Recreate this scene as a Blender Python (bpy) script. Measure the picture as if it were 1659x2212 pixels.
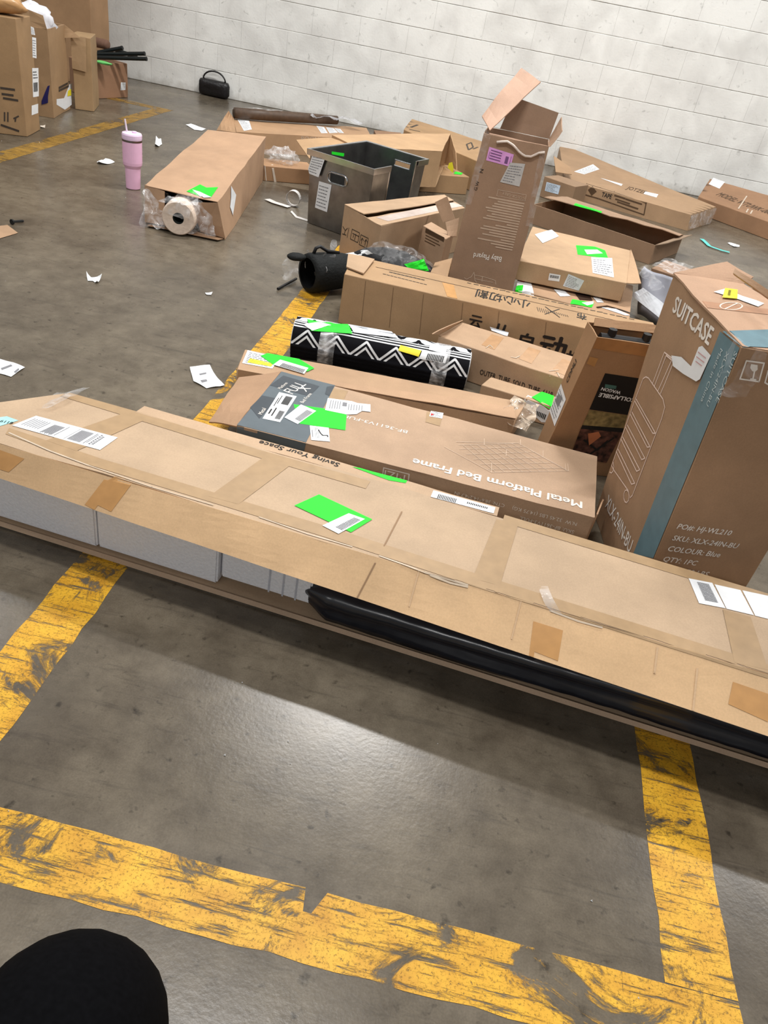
import bpy, bmesh, math, random
import numpy as np
from mathutils import Vector, Matrix, noise
from mathutils.bvhtree import BVHTree

def nvec(p):
    """repeatable vector noise"""
    p = Vector(p)
    return Vector((noise.noise(p), noise.noise(p + Vector((31.7, 11.3, 5.1))), noise.noise(p + Vector((7.9, 47.2, 19.6)))))

for o in list(bpy.data.objects):
    bpy.data.objects.remove(o)
scene = bpy.context.scene
COL = scene.collection
random.seed(7)

# ---------------------------------------------------------------- camera
CAM_H = 1.18
ROLL, PITCH, YAW = (math.radians(a) for a in (11.088, 34.901, -3.706))
FPX = 1660.0
CX, CY = 829.5, 1106.0
_cy, _sy, _cp, _sp = math.cos(YAW), math.sin(YAW), math.cos(PITCH), math.sin(PITCH)
FWD = Vector((_sy * _cp, _cy * _cp, -_sp))
_r = Vector((_cy, -_sy, 0))
_u = _r.cross(FWD)
RIGHT = math.cos(ROLL) * _r + math.sin(ROLL) * _u
UP = -math.sin(ROLL) * _r + math.cos(ROLL) * _u
EYE = Vector((0, 0, CAM_H))
cam = bpy.data.cameras.new('camera')
cam.sensor_fit = 'HORIZONTAL'
cam.sensor_width = 36.0
cam.lens = 36.0 * FPX / 1659.0
cam.clip_start = 0.02
camo = bpy.data.objects.new('camera', cam)
COL.objects.link(camo)
camo.matrix_world = Matrix(((RIGHT.x, UP.x, -FWD.x, 0), (RIGHT.y, UP.y, -FWD.y, 0), (RIGHT.z, UP.z, -FWD.z, CAM_H), (0, 0, 0, 1)))
scene.camera = camo

# ---------------------------------------------------------------- light
world = bpy.data.worlds.new('warehouse_air')
scene.world = world
world.use_nodes = True
world.node_tree.nodes['Background'].inputs[0].default_value = (0.97, 0.985, 1.0, 1)
world.node_tree.nodes['Background'].inputs[1].default_value = 0.21

def area(name, loc, sx, sy, power, col=(1.0, 0.985, 0.96)):
    l = bpy.data.lights.new(name, 'AREA')
    l.shape = 'RECTANGLE'
    l.size, l.size_y = sx, sy
    l.energy = power
    l.color = col
    o = bpy.data.objects.new(name, l)
    COL.objects.link(o)
    o.location = loc
    return o
# rows of ceiling strip lamps, 4.3 m up: over the pile and the near floor; the row behind the viewer is added to brighten the foam
for lx, ly, lp in ((-0.35, 4.75, 185), (3.6, 4.75, 130), (-4.3, 4.75, 55), (-0.6, 1.45, 105), (3.4, 1.45, 80), (-4.6, 1.45, 45), (-0.6, -5.15, 80), (3.6, -5.15, 60), (-4.8, -5.15, 60)):
    area('ceiling_and_fill_lamp', (lx, ly, 4.3), 1.4, 0.16, lp)
scene.view_settings.view_transform = 'Standard'
scene.view_settings.look = 'None'
scene.view_settings.gamma = 1.0
scene.view_settings.use_curve_mapping = False
scene.view_settings.exposure = 0.0

# ---------------------------------------------------------------- pixel helpers (build-time measuring only)
def ray(px, py):
    return (RIGHT * ((px - CX) / FPX) - UP * ((py - CY) / FPX) + FWD)
def T(px, py, z=0.0):
    d = ray(px, py)
    return EYE + d * ((z - CAM_H) / d.z)
def TY(px, py, y):
    d = ray(px, py)
    return EYE + d * (y / d.y)
def pix(P):
    q = Vector(P) - EYE
    w = q.dot(FWD)
    return (CX + FPX * q.dot(RIGHT) / w, CY - FPX * q.dot(UP) / w)
def zfor(P, px, py):
    best = (1e9, 0)
    for i in range(0, 1500):
        z = i * 0.001
        a, b = pix((P.x, P.y, z))
        e = (a - px) ** 2 + (b - py) ** 2
        if e < best[0]:
            best = (e, z)
    return best[1]
def foot(P, px, py, z=0.0):
    n = (P - EYE).cross(ray(px, py))
    q = Vector((P.x, P.y, z))
    h = Vector((n.x, n.y, 0))
    return q - h * (n.dot(q - EYE) / h.dot(h))
def V(*a):
    return Vector(a)

# ---------------------------------------------------------------- materials
def s2l(c):
    return tuple(((v / 255) / 12.92 if v / 255 <= 0.04045 else ((v / 255 + 0.055) / 1.055) ** 2.4) for v in c)
MATS = {}
def newmat(name):
    m = bpy.data.materials.new(name)
    m.use_nodes = True
    nt = m.node_tree
    b = nt.nodes['Principled BSDF']
    return m, nt, b
def N(nt, t, **k):
    n = nt.nodes.new(t)
    for a, v in k.items():
        if a.startswith('i_'):
            n.inputs[int(a[2:])].default_value = v
        else:
            setattr(n, a, v)
    return n
def plain(name, col, rough=0.6, metal=0.0, spec=0.4, mottle=0.06, scale=40.0, bump=0.0, coat=0.0):
    if name in MATS:
        return MATS[name]
    m, nt, b = newmat(name)
    c = s2l(col)
    L = nt.links.new
    tc = N(nt, 'ShaderNodeTexCoord')
    nz = N(nt, 'ShaderNodeTexNoise')
    nz.inputs['Scale'].default_value = scale
    nz.inputs['Detail'].default_value = 6
    L(tc.outputs['Object'], nz.inputs['Vector'])
    r = N(nt, 'ShaderNodeValToRGB')
    r.color_ramp.elements[0].position = 0.3
    r.color_ramp.elements[1].position = 0.7
    r.color_ramp.elements[0].color = tuple(max(0, v * (1 - mottle * 2)) for v in c) + (1,)
    r.color_ramp.elements[1].color = tuple(min(1, v * (1 + mottle)) for v in c) + (1,)
    L(nz.outputs[0], r.inputs[0])
    L(r.outputs[0], b.inputs['Base Color'])
    b.inputs['Roughness'].default_value = rough
    b.inputs['Metallic'].default_value = metal
    b.inputs['Specular IOR Level'].default_value = spec
    b.inputs['Coat Weight'].default_value = coat
    if bump:
        bp = N(nt, 'ShaderNodeBump')
        bp.inputs['Strength'].default_value = bump
        bp.inputs['Distance'].default_value = 0.01
        L(nz.outputs[0], bp.inputs['Height'])
        L(bp.outputs[0], b.inputs['Normal'])
    MATS[name] = m
    return m
def card(col=(190, 152, 112), tag=''):
    key = 'cardboard_%d_%d_%d' % tuple(col)
    if key in MATS:
        return MATS[key]
    m, nt, b = newmat(key)
    c = s2l(col)
    gy = 0.3 * c[0] + 0.6 * c[1] + 0.1 * c[2]
    c = tuple((v * 0.86 + gy * 0.14) * 0.84 for v in c)
    L = nt.links.new
    tc = N(nt, 'ShaderNodeTexCoord')
    n1 = N(nt, 'ShaderNodeTexNoise')
    n1.inputs['Scale'].default_value = 5
    n1.inputs['Detail'].default_value = 5
    n2 = N(nt, 'ShaderNodeTexNoise')
    n2.inputs['Scale'].default_value = 260
    n2.inputs['Detail'].default_value = 3
    n3 = N(nt, 'ShaderNodeTexNoise')
    n3.inputs['Scale'].default_value = 22
    n3.inputs['Detail'].default_value = 8
    for n in (n1, n2, n3):
        L(tc.outputs['Object'], n.inputs['Vector'])
    r1 = N(nt, 'ShaderNodeValToRGB')
    r1.color_ramp.elements[0].position = 0.3
    r1.color_ramp.elements[1].position = 0.72
    r1.color_ramp.elements[0].color = tuple(v * 0.86 for v in c) + (1,)
    r1.color_ramp.elements[1].color = tuple(min(1, v * 1.07) for v in c) + (1,)
    L(n1.outputs[0], r1.inputs[0])
    mx = N(nt, 'ShaderNodeMix', data_type='RGBA', blend_type='MULTIPLY')
    mx.inputs[0].default_value = 0.22
    L(r1.outputs[0], mx.inputs[6])
    L(n2.outputs[0], mx.inputs[7])
    mx2 = N(nt, 'ShaderNodeMix', data_type='RGBA', blend_type='MULTIPLY')
    mx2.inputs[0].default_value = 0.16
    L(mx.outputs[2], mx2.inputs[6])
    L(n3.outputs[0], mx2.inputs[7])
    gain = N(nt, 'ShaderNodeMix', data_type='RGBA', blend_type='MULTIPLY')
    gain.inputs[0].default_value = 1.0
    gain.inputs[7].default_value = (1.22, 1.22, 1.22, 1)
    L(mx2.outputs[2], gain.inputs[6])
    L(gain.outputs[2], b.inputs['Base Color'])
    b.inputs['Roughness'].default_value = 0.62
    b.inputs['Specular IOR Level'].default_value = 0.25
    bp = N(nt, 'ShaderNodeBump')
    bp.inputs['Strength'].default_value = 0.25
    bp.inputs['Distance'].default_value = 0.004
    L(n3.outputs[0], bp.inputs['Height'])
    L(bp.outputs[0], b.inputs['Normal'])
    MATS[key] = m
    return m
def film(name='clear_film', fac=0.22, tint=(0.95, 0.95, 0.96)):
    if name in MATS:
        return MATS[name]
    m, nt, b = newmat(name)
    L = nt.links.new
    tc = N(nt, 'ShaderNodeTexCoord')
    nz = N(nt, 'ShaderNodeTexNoise')
    nz.inputs['Scale'].default_value = 24
    nz.inputs['Detail'].default_value = 2
    nz.inputs['Distortion'].default_value = 1.0
    L(tc.outputs['Object'], nz.inputs['Vector'])
    bp = N(nt, 'ShaderNodeBump')
    bp.inputs['Strength'].default_value = 0.6
    bp.inputs['Distance'].default_value = 0.012
    L(nz.outputs[0], bp.inputs['Height'])
    L(bp.outputs[0], b.inputs['Normal'])
    b.inputs['Base Color'].default_value = tint + (1,)
    b.inputs['Roughness'].default_value = 0.14
    b.inputs['Specular IOR Level'].default_value = 0.9
    tr = N(nt, 'ShaderNodeBsdfTransparent')
    mx = N(nt, 'ShaderNodeMixShader')
    rp = N(nt, 'ShaderNodeMapRange')
    rp.inputs[1].default_value = 0.4
    rp.inputs[2].default_value = 0.68
    rp.inputs[3].default_value = fac * 0.35
    rp.inputs[4].default_value = min(1, fac * 1.6)
    L(nz.outputs[0], rp.inputs[0])
    L(rp.outputs[0], mx.inputs[0])
    L(tr.outputs[0], mx.inputs[1])
    L(b.outputs[0], mx.inputs[2])
    L(mx.outputs[0], nt.nodes['Material Output'].inputs[0])
    MATS[name] = m
    return m
GREEN = lambda: plain('fluorescent_green_paper', (28, 228, 40), 0.6, mottle=0.02)
WHITE = lambda: plain('white_label_paper', (232, 234, 236), 0.55, mottle=0.02)
INK = lambda: plain('black_ink', (28, 26, 25), 0.6, mottle=0.02)
GREYINK = lambda: plain('grey_ink', (128, 128, 132), 0.6, mottle=0.03)
WHITEINK = lambda: plain('white_ink', (240, 233, 224), 0.65, mottle=0.05)
YELLOW = lambda: plain('yellow_sticker', (240, 226, 50), 0.55, mottle=0.02)
TAPE = lambda: plain('brown_packing_tape', (170, 141, 106), 0.5, spec=0.35, mottle=0.05)
TAPED = lambda: plain('darker_packing_tape', (190, 142, 88), 0.45, spec=0.35, mottle=0.05)
FILM = lambda: film()

# ---------------------------------------------------------------- objects
def mkmesh(name, verts, faces, loc=V(0, 0, 0), smooth=False):
    me = bpy.data.meshes.new(name)
    me.from_pydata([tuple(Vector(v) - loc) for v in verts], [], faces)
    me.update()
    if smooth:
        me.polygons.foreach_set('use_smooth', [True] * len(me.polygons))
    return me
class Thing:
    """a top-level thing: an Empty at its base, parts as children; verts are given in world metres"""
    def __init__(self, name, label, cat, loc, group=None, kind=None):
        self.root = bpy.data.objects.new(name, None)
        self.root.empty_display_size = 0.05
        COL.objects.link(self.root)
        self.loc = Vector(loc)
        self.root.location = self.loc
        self.root['label'] = label
        self.root['category'] = cat
        if group:
            self.root['group'] = group
        if kind:
            self.root['kind'] = kind
        self.bvh = None
    def part(self, name, verts, faces, mat, parent=None, smooth=False, label=None):
        me = mkmesh(name, verts, faces, self.loc, smooth or 'film' in mat.name)
        me.materials.append(mat)
        o = bpy.data.objects.new(name, me)
        COL.objects.link(o)
        o.parent = parent or self.root
        if label:
            o['label'] = label
        return o
    def setbvh(self, verts, faces):
        self.bvh = BVHTree.FromPolygons([tuple(v) for v in verts], faces)
    def addbvh(self, verts, faces):
        if not hasattr(self, '_v'):
            self._v, self._f = [], []
        k = len(self._v)
        self._v += [tuple(v) for v in verts]
        self._f += [tuple(i + k for i in f) for f in faces]
        self.setbvh(self._v, self._f)
    def hit(self, px, py):
        d = ray(px, py).normalized()
        h = self.bvh.ray_cast(EYE, d)
        if h[0] is None:
            return None, None
        n = h[1]
        if n.dot(d) > 0:
            n = -n
        return h[0], n
    def hits(self, pts, off):
        out, miss = [], []
        for i, (a, b) in enumerate(pts):
            p, n = self.hit(a, b)
            if p is None:
                miss.append(i)
                out.append(None)
            else:
                out.append(p + n * off)
        good = [p for p in out if p is not None]
        if miss and good:
            for i in miss:
                d = ray(*pts[i])
                j = min((k for k in range(len(pts)) if k not in miss), key=lambda k: (pts[k][0] - pts[i][0]) ** 2 + (pts[k][1] - pts[i][1]) ** 2)
                p, n = self.hit(*pts[j])
                q = p + n * off
                t = n.dot(q - EYE) / n.dot(d) if abs(n.dot(d)) > 0.05 else (q - EYE).length / d.length
                out[i] = EYE + d * t
        return out
    def decal(self, name, pts, mat, off=0.0013, cuts=4, parent=None, label=None):
        """a flat sheet stuck onto the body along its surface"""
        big = max(math.hypot(pts[i][0] - pts[i - 1][0], pts[i][1] - pts[i - 1][1]) for i in range(len(pts)))
        cuts = max(cuts, min(18, int(big / 16)))
        bm = bmesh.new()
        vs = [bm.verts.new((a, b, 0)) for a, b in pts]
        bm.faces.new(vs)
        if len(pts) == 4:
            bmesh.ops.subdivide_edges(bm, edges=bm.edges[:], cuts=cuts, use_grid_fill=True)
        else:
            bmesh.ops.triangulate(bm, faces=bm.faces[:])
            bmesh.ops.subdivide_edges(bm, edges=bm.edges[:], cuts=max(1, cuts // 2), use_grid_fill=True)
        bm.verts.index_update()
        p2 = [(v.co.x, v.co.y) for v in bm.verts]
        fs = [[v.index for v in f.verts] for f in bm.faces]
        bm.free()
        P = self.hits(p2, off)
        if any(p is None for p in P):
            return None
        n = 0
        out = []
        for f in fs:
            c = Vector((0, 0, 0))
            a, b, d = P[f[0]], P[f[1]], P[f[2]]
            nn = (b - a).cross(d - a)
            out.append(f if nn.dot(EYE - a) > 0 else f[::-1])
        return self.part(name, P, out, mat, parent, label=label)
    def prints(self, quad, rects, mat, parent=None, name='print', off=0.0021):
        """printed bars on a label; rects are (u0,v0,u1,v1) in the label's quad"""
        vs, fs = [], []
        def uv(u, v):
            a = [quad[0][i] * (1 - u) + quad[1][i] * u for i in (0, 1)]
            b = [quad[3][i] * (1 - u) + quad[2][i] * u for i in (0, 1)]
            return (a[0] * (1 - v) + b[0] * v, a[1] * (1 - v) + b[1] * v)
        pts = []
        for (u0, v0, u1, v1) in rects:
            k = len(pts)
            pts += [uv(u0, v0), uv(u1, v0), uv(u1, v1), uv(u0, v1)]
            fs.append((k, k + 1, k + 2, k + 3))
        P = self.hits(pts, off)
        if any(p is None for p in P):
            return None
        o = self.part(name, P, fs, mat, parent)
        o['kind'] = 'stuff'
        return o
    def label(self, quad, bars='barcode', mat=None, name='shipping_label', cuts=4, off=0.0013, seed=0, lab=None):
        o = self.decal(name, quad, mat or WHITE(), off=off, cuts=cuts, label=lab)
        if o is None:
            return None
        rnd = random.Random(seed + int(quad[0][0]))
        R = []
        if bars in ('barcode', 'both'):
            u = 0.12
            while u < 0.86:
                w = rnd.choice((0.012, 0.02, 0.03))
                R.append((u, 0.5, u + w, 0.82))
                u += w + rnd.choice((0.014, 0.022))
        if bars in ('text', 'both'):
            for v in ([0.12, 0.22, 0.32] if bars == 'both' else [0.14, 0.26, 0.38, 0.5, 0.62, 0.74, 0.86]):
                u = 0.08
                e = rnd.uniform(0.55, 0.92)
                while u < e:
                    w = rnd.uniform(0.05, 0.16)
                    R.append((u, v, min(u + w, 0.93), v + 0.035))
                    u += w + 0.03
        if bars == 'side':
            u = 0.55
            while u < 0.9:
                w = rnd.choice((0.012, 0.022))
                R.append((u, 0.3, u + w, 0.85))
                u += w + 0.016
        if R:
            self.prints(quad, R, GREYINK() if bars == 'text' else INK(), o, off=off + 0.0007)
        return o
    def text(self, s, p0, p1, mat, hscale=1.0, bold=0.0, name='lettering', off=0.0011, mono=False, shear=0.0):
        a, n0 = self.hit(*p0)
        b, n1 = self.hit(*p1)
        if a is None or b is None:
            print('text miss', s, p0, p1)
            return None
        pm, n = self.hit((p0[0] + p1[0]) / 2, (p0[1] + p1[1]) / 2)
        if n is None:
            n = n0
        me = textmesh(s, 0.0, shear)
        xs = [v.co.x for v in me.vertices]
        if not xs:
            return None
        x0, x1 = min(xs), max(xs)
        ux = (b - a)
        k = ux.length / (x1 - x0)
        ux.normalize()
        uy = n.cross(ux).normalized()
        vs, fs = [], []
        base = [list(p.vertices) for p in me.polygons]
        shifts = [(0, 0)] if bold <= 0 else [(-bold, 0), (bold, 0), (0, bold * 0.7), (0, -bold * 0.7)]
        for si, (bx, by) in enumerate(shifts):
            k0 = len(vs)
            for v in me.vertices:
                p = a + ux * ((v.co.x - x0 + bx) * k) + uy * ((v.co.y + by) * k * hscale)
                h = self.bvh.ray_cast(p + n * 0.03, -n, 0.08)
                if h[0] is not None:
                    p = h[0]
                vs.append(p + n * (off + si * 0.00004))
            fs += [[i + k0 for i in f] for f in base]
        fs2 = []
        for f in fs:
            nn = (vs[f[1]] - vs[f[0]]).cross(vs[f[2]] - vs[f[0]])
            fs2.append(f if nn.dot(n) >= 0 else f[::-1])
        bpy.data.meshes.remove(me)
        return self.part(name, vs, fs2, mat)
    def lines(self, polys, width, mat, name='line_drawing', off=0.0011, closed=False):
        vs, fs = [], []
        for pl in polys:
            q = list(pl)
            dense = []
            for i in range(len(q) - 1):
                L = math.hypot(q[i + 1][0] - q[i][0], q[i + 1][1] - q[i][1])
                m = max(1, int(L / 40))
                for j in range(m):
                    t = j / m
                    dense.append((q[i][0] * (1 - t) + q[i + 1][0] * t, q[i][1] * (1 - t) + q[i + 1][1] * t))
            dense.append(q[-1])
            H = [self.hit(*p) for p in dense]
            for i in range(len(dense) - 1):
                (a, na), (b, nb) = H[i], H[i + 1]
                if a is None or b is None:
                    continue
                d = (b - a)
                if d.length < 1e-6:
                    continue
                s = na.cross(d).normalized() * (width / 2)
                e = d.normalized() * (width * 0.3)
                k = len(vs)
                vs += [a - e - s + na * off, b + e - s + nb * off, b + e + s + nb * off, a - e + s + na * off]
                fs.append((k, k + 1, k + 2, k + 3))
        if vs:
            return self.part(name, vs, fs, mat)
    def slab(self, name, quad, th, mat, n=(4, 3), amp=0.003, parent=None, label=None, seed=0.0, bend=0.0):
        """a piece of board: quad of world points, real thickness"""
        P = [Vector(p) for p in quad]
        nu, nv = n
        nr = ((P[1] - P[0]).cross(P[3] - P[0])).normalized()
        top, bot = [], []
        for j in range(nv + 1):
            for i in range(nu + 1):
                u, v = i / nu, j / nv
                p = (P[0] * (1 - u) + P[1] * u) * (1 - v) + (P[3] * (1 - u) + P[2] * u) * v
                d = noise.noise(p * 9 + Vector((seed, 0, 3))) * amp + bend * math.sin(math.pi * v)
                top.append(p + nr * (th / 2 + d))
                bot.append(p - nr * (th / 2 - d))
        vs = top + bot
        m = len(top)
        fs = []
        w = nu + 1
        for j in range(nv):
            for i in range(nu):
                a = j * w + i
                fs += [(a, a + 1, a + w + 1), (a, a + w + 1, a + w)]
                fs += [(m + a, m + a + w + 1, m + a + 1), (m + a, m + a + w, m + a + w + 1)]
        for i in range(nu):
            a = i
            fs.append((a, m + a, m + a + 1, a + 1))
            a = nv * w + i
            fs.append((a, a + 1, m + a + 1, m + a))
        for j in range(nv):
            a = j * w
            fs.append((a, a + w, m + a + w, m + a))
            a = j * w + nu
            fs.append((a, m + a, m + a + w, a + w))
        o = self.part(name, vs, fs, mat, parent, label=label)
        self.addbvh(vs, fs)
        return o
_TC = None
def textmesh(s, bold, shear):
    c = bpy.data.curves.new('t', 'FONT')
    c.body = s
    c.offset = bold
    c.shear = shear
    c.resolution_u = 2
    o = bpy.data.objects.new('t', c)
    COL.objects.link(o)
    dg = bpy.context.evaluated_depsgraph_get()
    me = bpy.data.meshes.new_from_object(o.evaluated_get(dg))
    bpy.data.objects.remove(o)
    bpy.data.curves.remove(c)
    return me
def facegrid(P, seg=0.07, mx=14):
    nu = max(2, min(mx, int(max((P[1] - P[0]).length, (P[2] - P[3]).length) / seg)))
    nv = max(2, min(mx, int(max((P[3] - P[0]).length, (P[2] - P[1]).length) / seg)))
    vs, fs = [], []
    for j in range(nv + 1):
        for i in range(nu + 1):
            u, v = i / nu, j / nv
            vs.append((P[0] * (1 - u) + P[1] * u) * (1 - v) + (P[3] * (1 - u) + P[2] * u) * v)
    w = nu + 1
    for j in range(nv):
        for i in range(nu):
            a = j * w + i
            fs.append((a, a + 1, a + w + 1, a + w))
    return vs, fs
FACE = {'top': 'ABCD', 'bottom': 'dcba', 'front': 'abBA', 'right': 'bcCB', 'back': 'cdDC', 'left': 'daAD'}
def carton(name, label, top, bot=0.0, col=(190, 152, 112), open_=(), amp=0.004, cat='box', group=None, bevel=0.004, bulge=0.0):
    A, B, C, D = [Vector(p) for p in top]
    if isinstance(bot, (int, float)):
        a, b, c, d = [Vector((p.x, p.y, bot)) for p in (A, B, C, D)]
    else:
        a, b, c, d = [Vector(p) for p in bot]
    K = dict(A=A, B=B, C=C, D=D, a=a, b=b, c=c, d=d)
    base = (a + b + c + d) / 4
    zmin = min(a.z, b.z, c.z, d.z)
    t = Thing(name, label, cat, V(base.x, base.y, zmin), group)
    vs, fs, seen = [], [], {}
    cen = (A + B + C + D + a + b + c + d) / 8
    for f, ks in FACE.items():
        if f in open_:
            continue
        gv, gf = facegrid([K[k] for k in ks])
        ids = []
        for p in gv:
            key = (round(p.x, 4), round(p.y, 4), round(p.z, 4))
            if key not in seen:
                seen[key] = len(vs)
                q = p + (nvec(p * 5.0 + Vector((base.x * 9, base.y * 7, 1)))) * amp + nvec(p * 17.0) * (amp * 0.35)
                if q.z < zmin + 0.0006 or p.z < zmin + 0.002:
                    q.z = zmin + 0.0006
                vs.append(q)
            ids.append(seen[key])
        for q in gf:
            k0, k1, k2, k3 = [ids[i] for i in q]
            fs += [[k0, k1, k2], [k0, k2, k3]]
    # outward winding for open shells
    for i, f in enumerate(fs):
        ce = sum((vs[k] for k in f), Vector((0, 0, 0))) / len(f)
        nn = (vs[f[1]] - vs[f[0]]).cross(vs[f[2]] - vs[f[0]])
        if nn.dot(ce - cen) < 0:
            fs[i] = f[::-1]
    body = t.part('body', vs, fs, card(col), smooth=True)
    if open_:
        so = body.modifiers.new('board', 'SOLIDIFY')
        so.thickness = 0.004
        so.offset = -1
    if bevel:
        bv = body.modifiers.new('edge', 'BEVEL')
        bv.width = bevel
        bv.segments = 2
        bv.limit_method = 'ANGLE'
        bv.angle_limit = math.radians(38)
        bv.harden_normals = True
    t.addbvh(vs, fs)
    t.K = K
    t.body = body
    t.col = col
    return t
def tube(pts, r, n=10, cap=True):
    """a tube along world points; r a number or a list"""
    P = [Vector(p) for p in pts]
    R = r if isinstance(r, (list, tuple)) else [r] * len(P)
    vs, fs = [], []
    up = Vector((0, 0, 1))
    prev = None
    for i, p in enumerate(P):
        d = (P[min(i + 1, len(P) - 1)] - P[max(i - 1, 0)]).normalized()
        if prev is None:
            s = d.cross(up)
            if s.length < 0.05:
                s = d.cross(Vector((1, 0, 0)))
            s.normalize()
        else:
            s = (prev - d * prev.dot(d)).normalized()
        prev = s
        w = s.cross(d).normalized()
        for k in range(n):
            a = 2 * math.pi * k / n
            vs.append(p + (s * math.cos(a) + w * math.sin(a)) * R[i])
    for i in range(len(P) - 1):
        for k in range(n):
            a, b = i * n + k, i * n + (k + 1) % n
            fs.append((a, a + n, b + n, b))
    if cap:
        fs.append(tuple(range(n)))
        fs.append(tuple(range((len(P) - 1) * n, len(P) * n))[::-1])
    return vs, fs
def lathe(prof, c, n=28, axis=None, cap=True):
    vs, fs = [], []
    ax = Vector(axis or (0, 0, 1)).normalized()
    s = ax.cross(Vector((0.3, 1, 0.2))).normalized()
    w = ax.cross(s)
    for r, h in prof:
        for k in range(n):
            a = 2 * math.pi * k / n
            vs.append(Vector(c) + ax * h + (s * math.cos(a) + w * math.sin(a)) * r)
    for i in range(len(prof) - 1):
        for k in range(n):
            a, b = i * n + k, i * n + (k + 1) % n
            fs.append((a, b, b + n, a + n))
    if cap:
        fs.append(tuple(range(n))[::-1])
        fs.append(tuple(range((len(prof) - 1) * n, len(prof) * n)))
    return vs, fs
def crumple(P, n=(10, 8), amp=0.015, freq=14.0, seed=0.0, thick=None, lift=0.0):
    """a crumpled sheet over a quad of world points"""
    P = [Vector(p) for p in P]
    vs, fs = [], []
    nu, nv = n
    for j in range(nv + 1):
        for i in range(nu + 1):
            u, v = i / nu, j / nv
            p = (P[0] * (1 - u) + P[1] * u) * (1 - v) + (P[3] * (1 - u) + P[2] * u) * v
            q = p + nvec(p * freq + Vector((seed, seed * 2, 0))) * amp
            q.z += lift * math.sin(math.pi * u) * math.sin(math.pi * v)
            vs.append(q)
    w = nu + 1
    for j in range(nv):
        for i in range(nu):
            a = j * w + i
            fs.append((a, a + 1, a + w + 1, a + w))
    return vs, fs
def blob(c, rx, ry, rz, amp=0.2, freq=10, n=(20, 12), seed=0.0, flat=True, yaw=0.0, sharp=1.0):
    vs, fs = [], []
    nu, nv = n
    c = Vector(c)
    cs, sn = math.cos(yaw), math.sin(yaw)
    for j in range(nv + 1):
        th = math.pi * j / nv
        for i in range(nu):
            ph = 2 * math.pi * i / nu
            d = Vector((math.sin(th) * math.cos(ph), math.sin(th) * math.sin(ph), math.cos(th)))
            k = 1 + amp * noise.noise(d * freq * 0.2 + Vector((seed, 1, 2))) + amp * 0.5 * noise.noise(d * freq * 0.6 + Vector((seed, 5, 2)))
            x, y, z = d.x * rx * k, d.y * ry * k, d.z * rz * k
            q = c + Vector((x * cs - y * sn, x * sn + y * cs, z))
            if flat and q.z < c.z - rz * 0.82:
                q.z = c.z - rz * 0.82
            vs.append(q)
    for j in range(nv):
        for i in range(nu):
            a, b = j * nu + i, j * nu + (i + 1) % nu
            fs.append((a, a + nu, b + nu, b))
    return vs, fs
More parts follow.
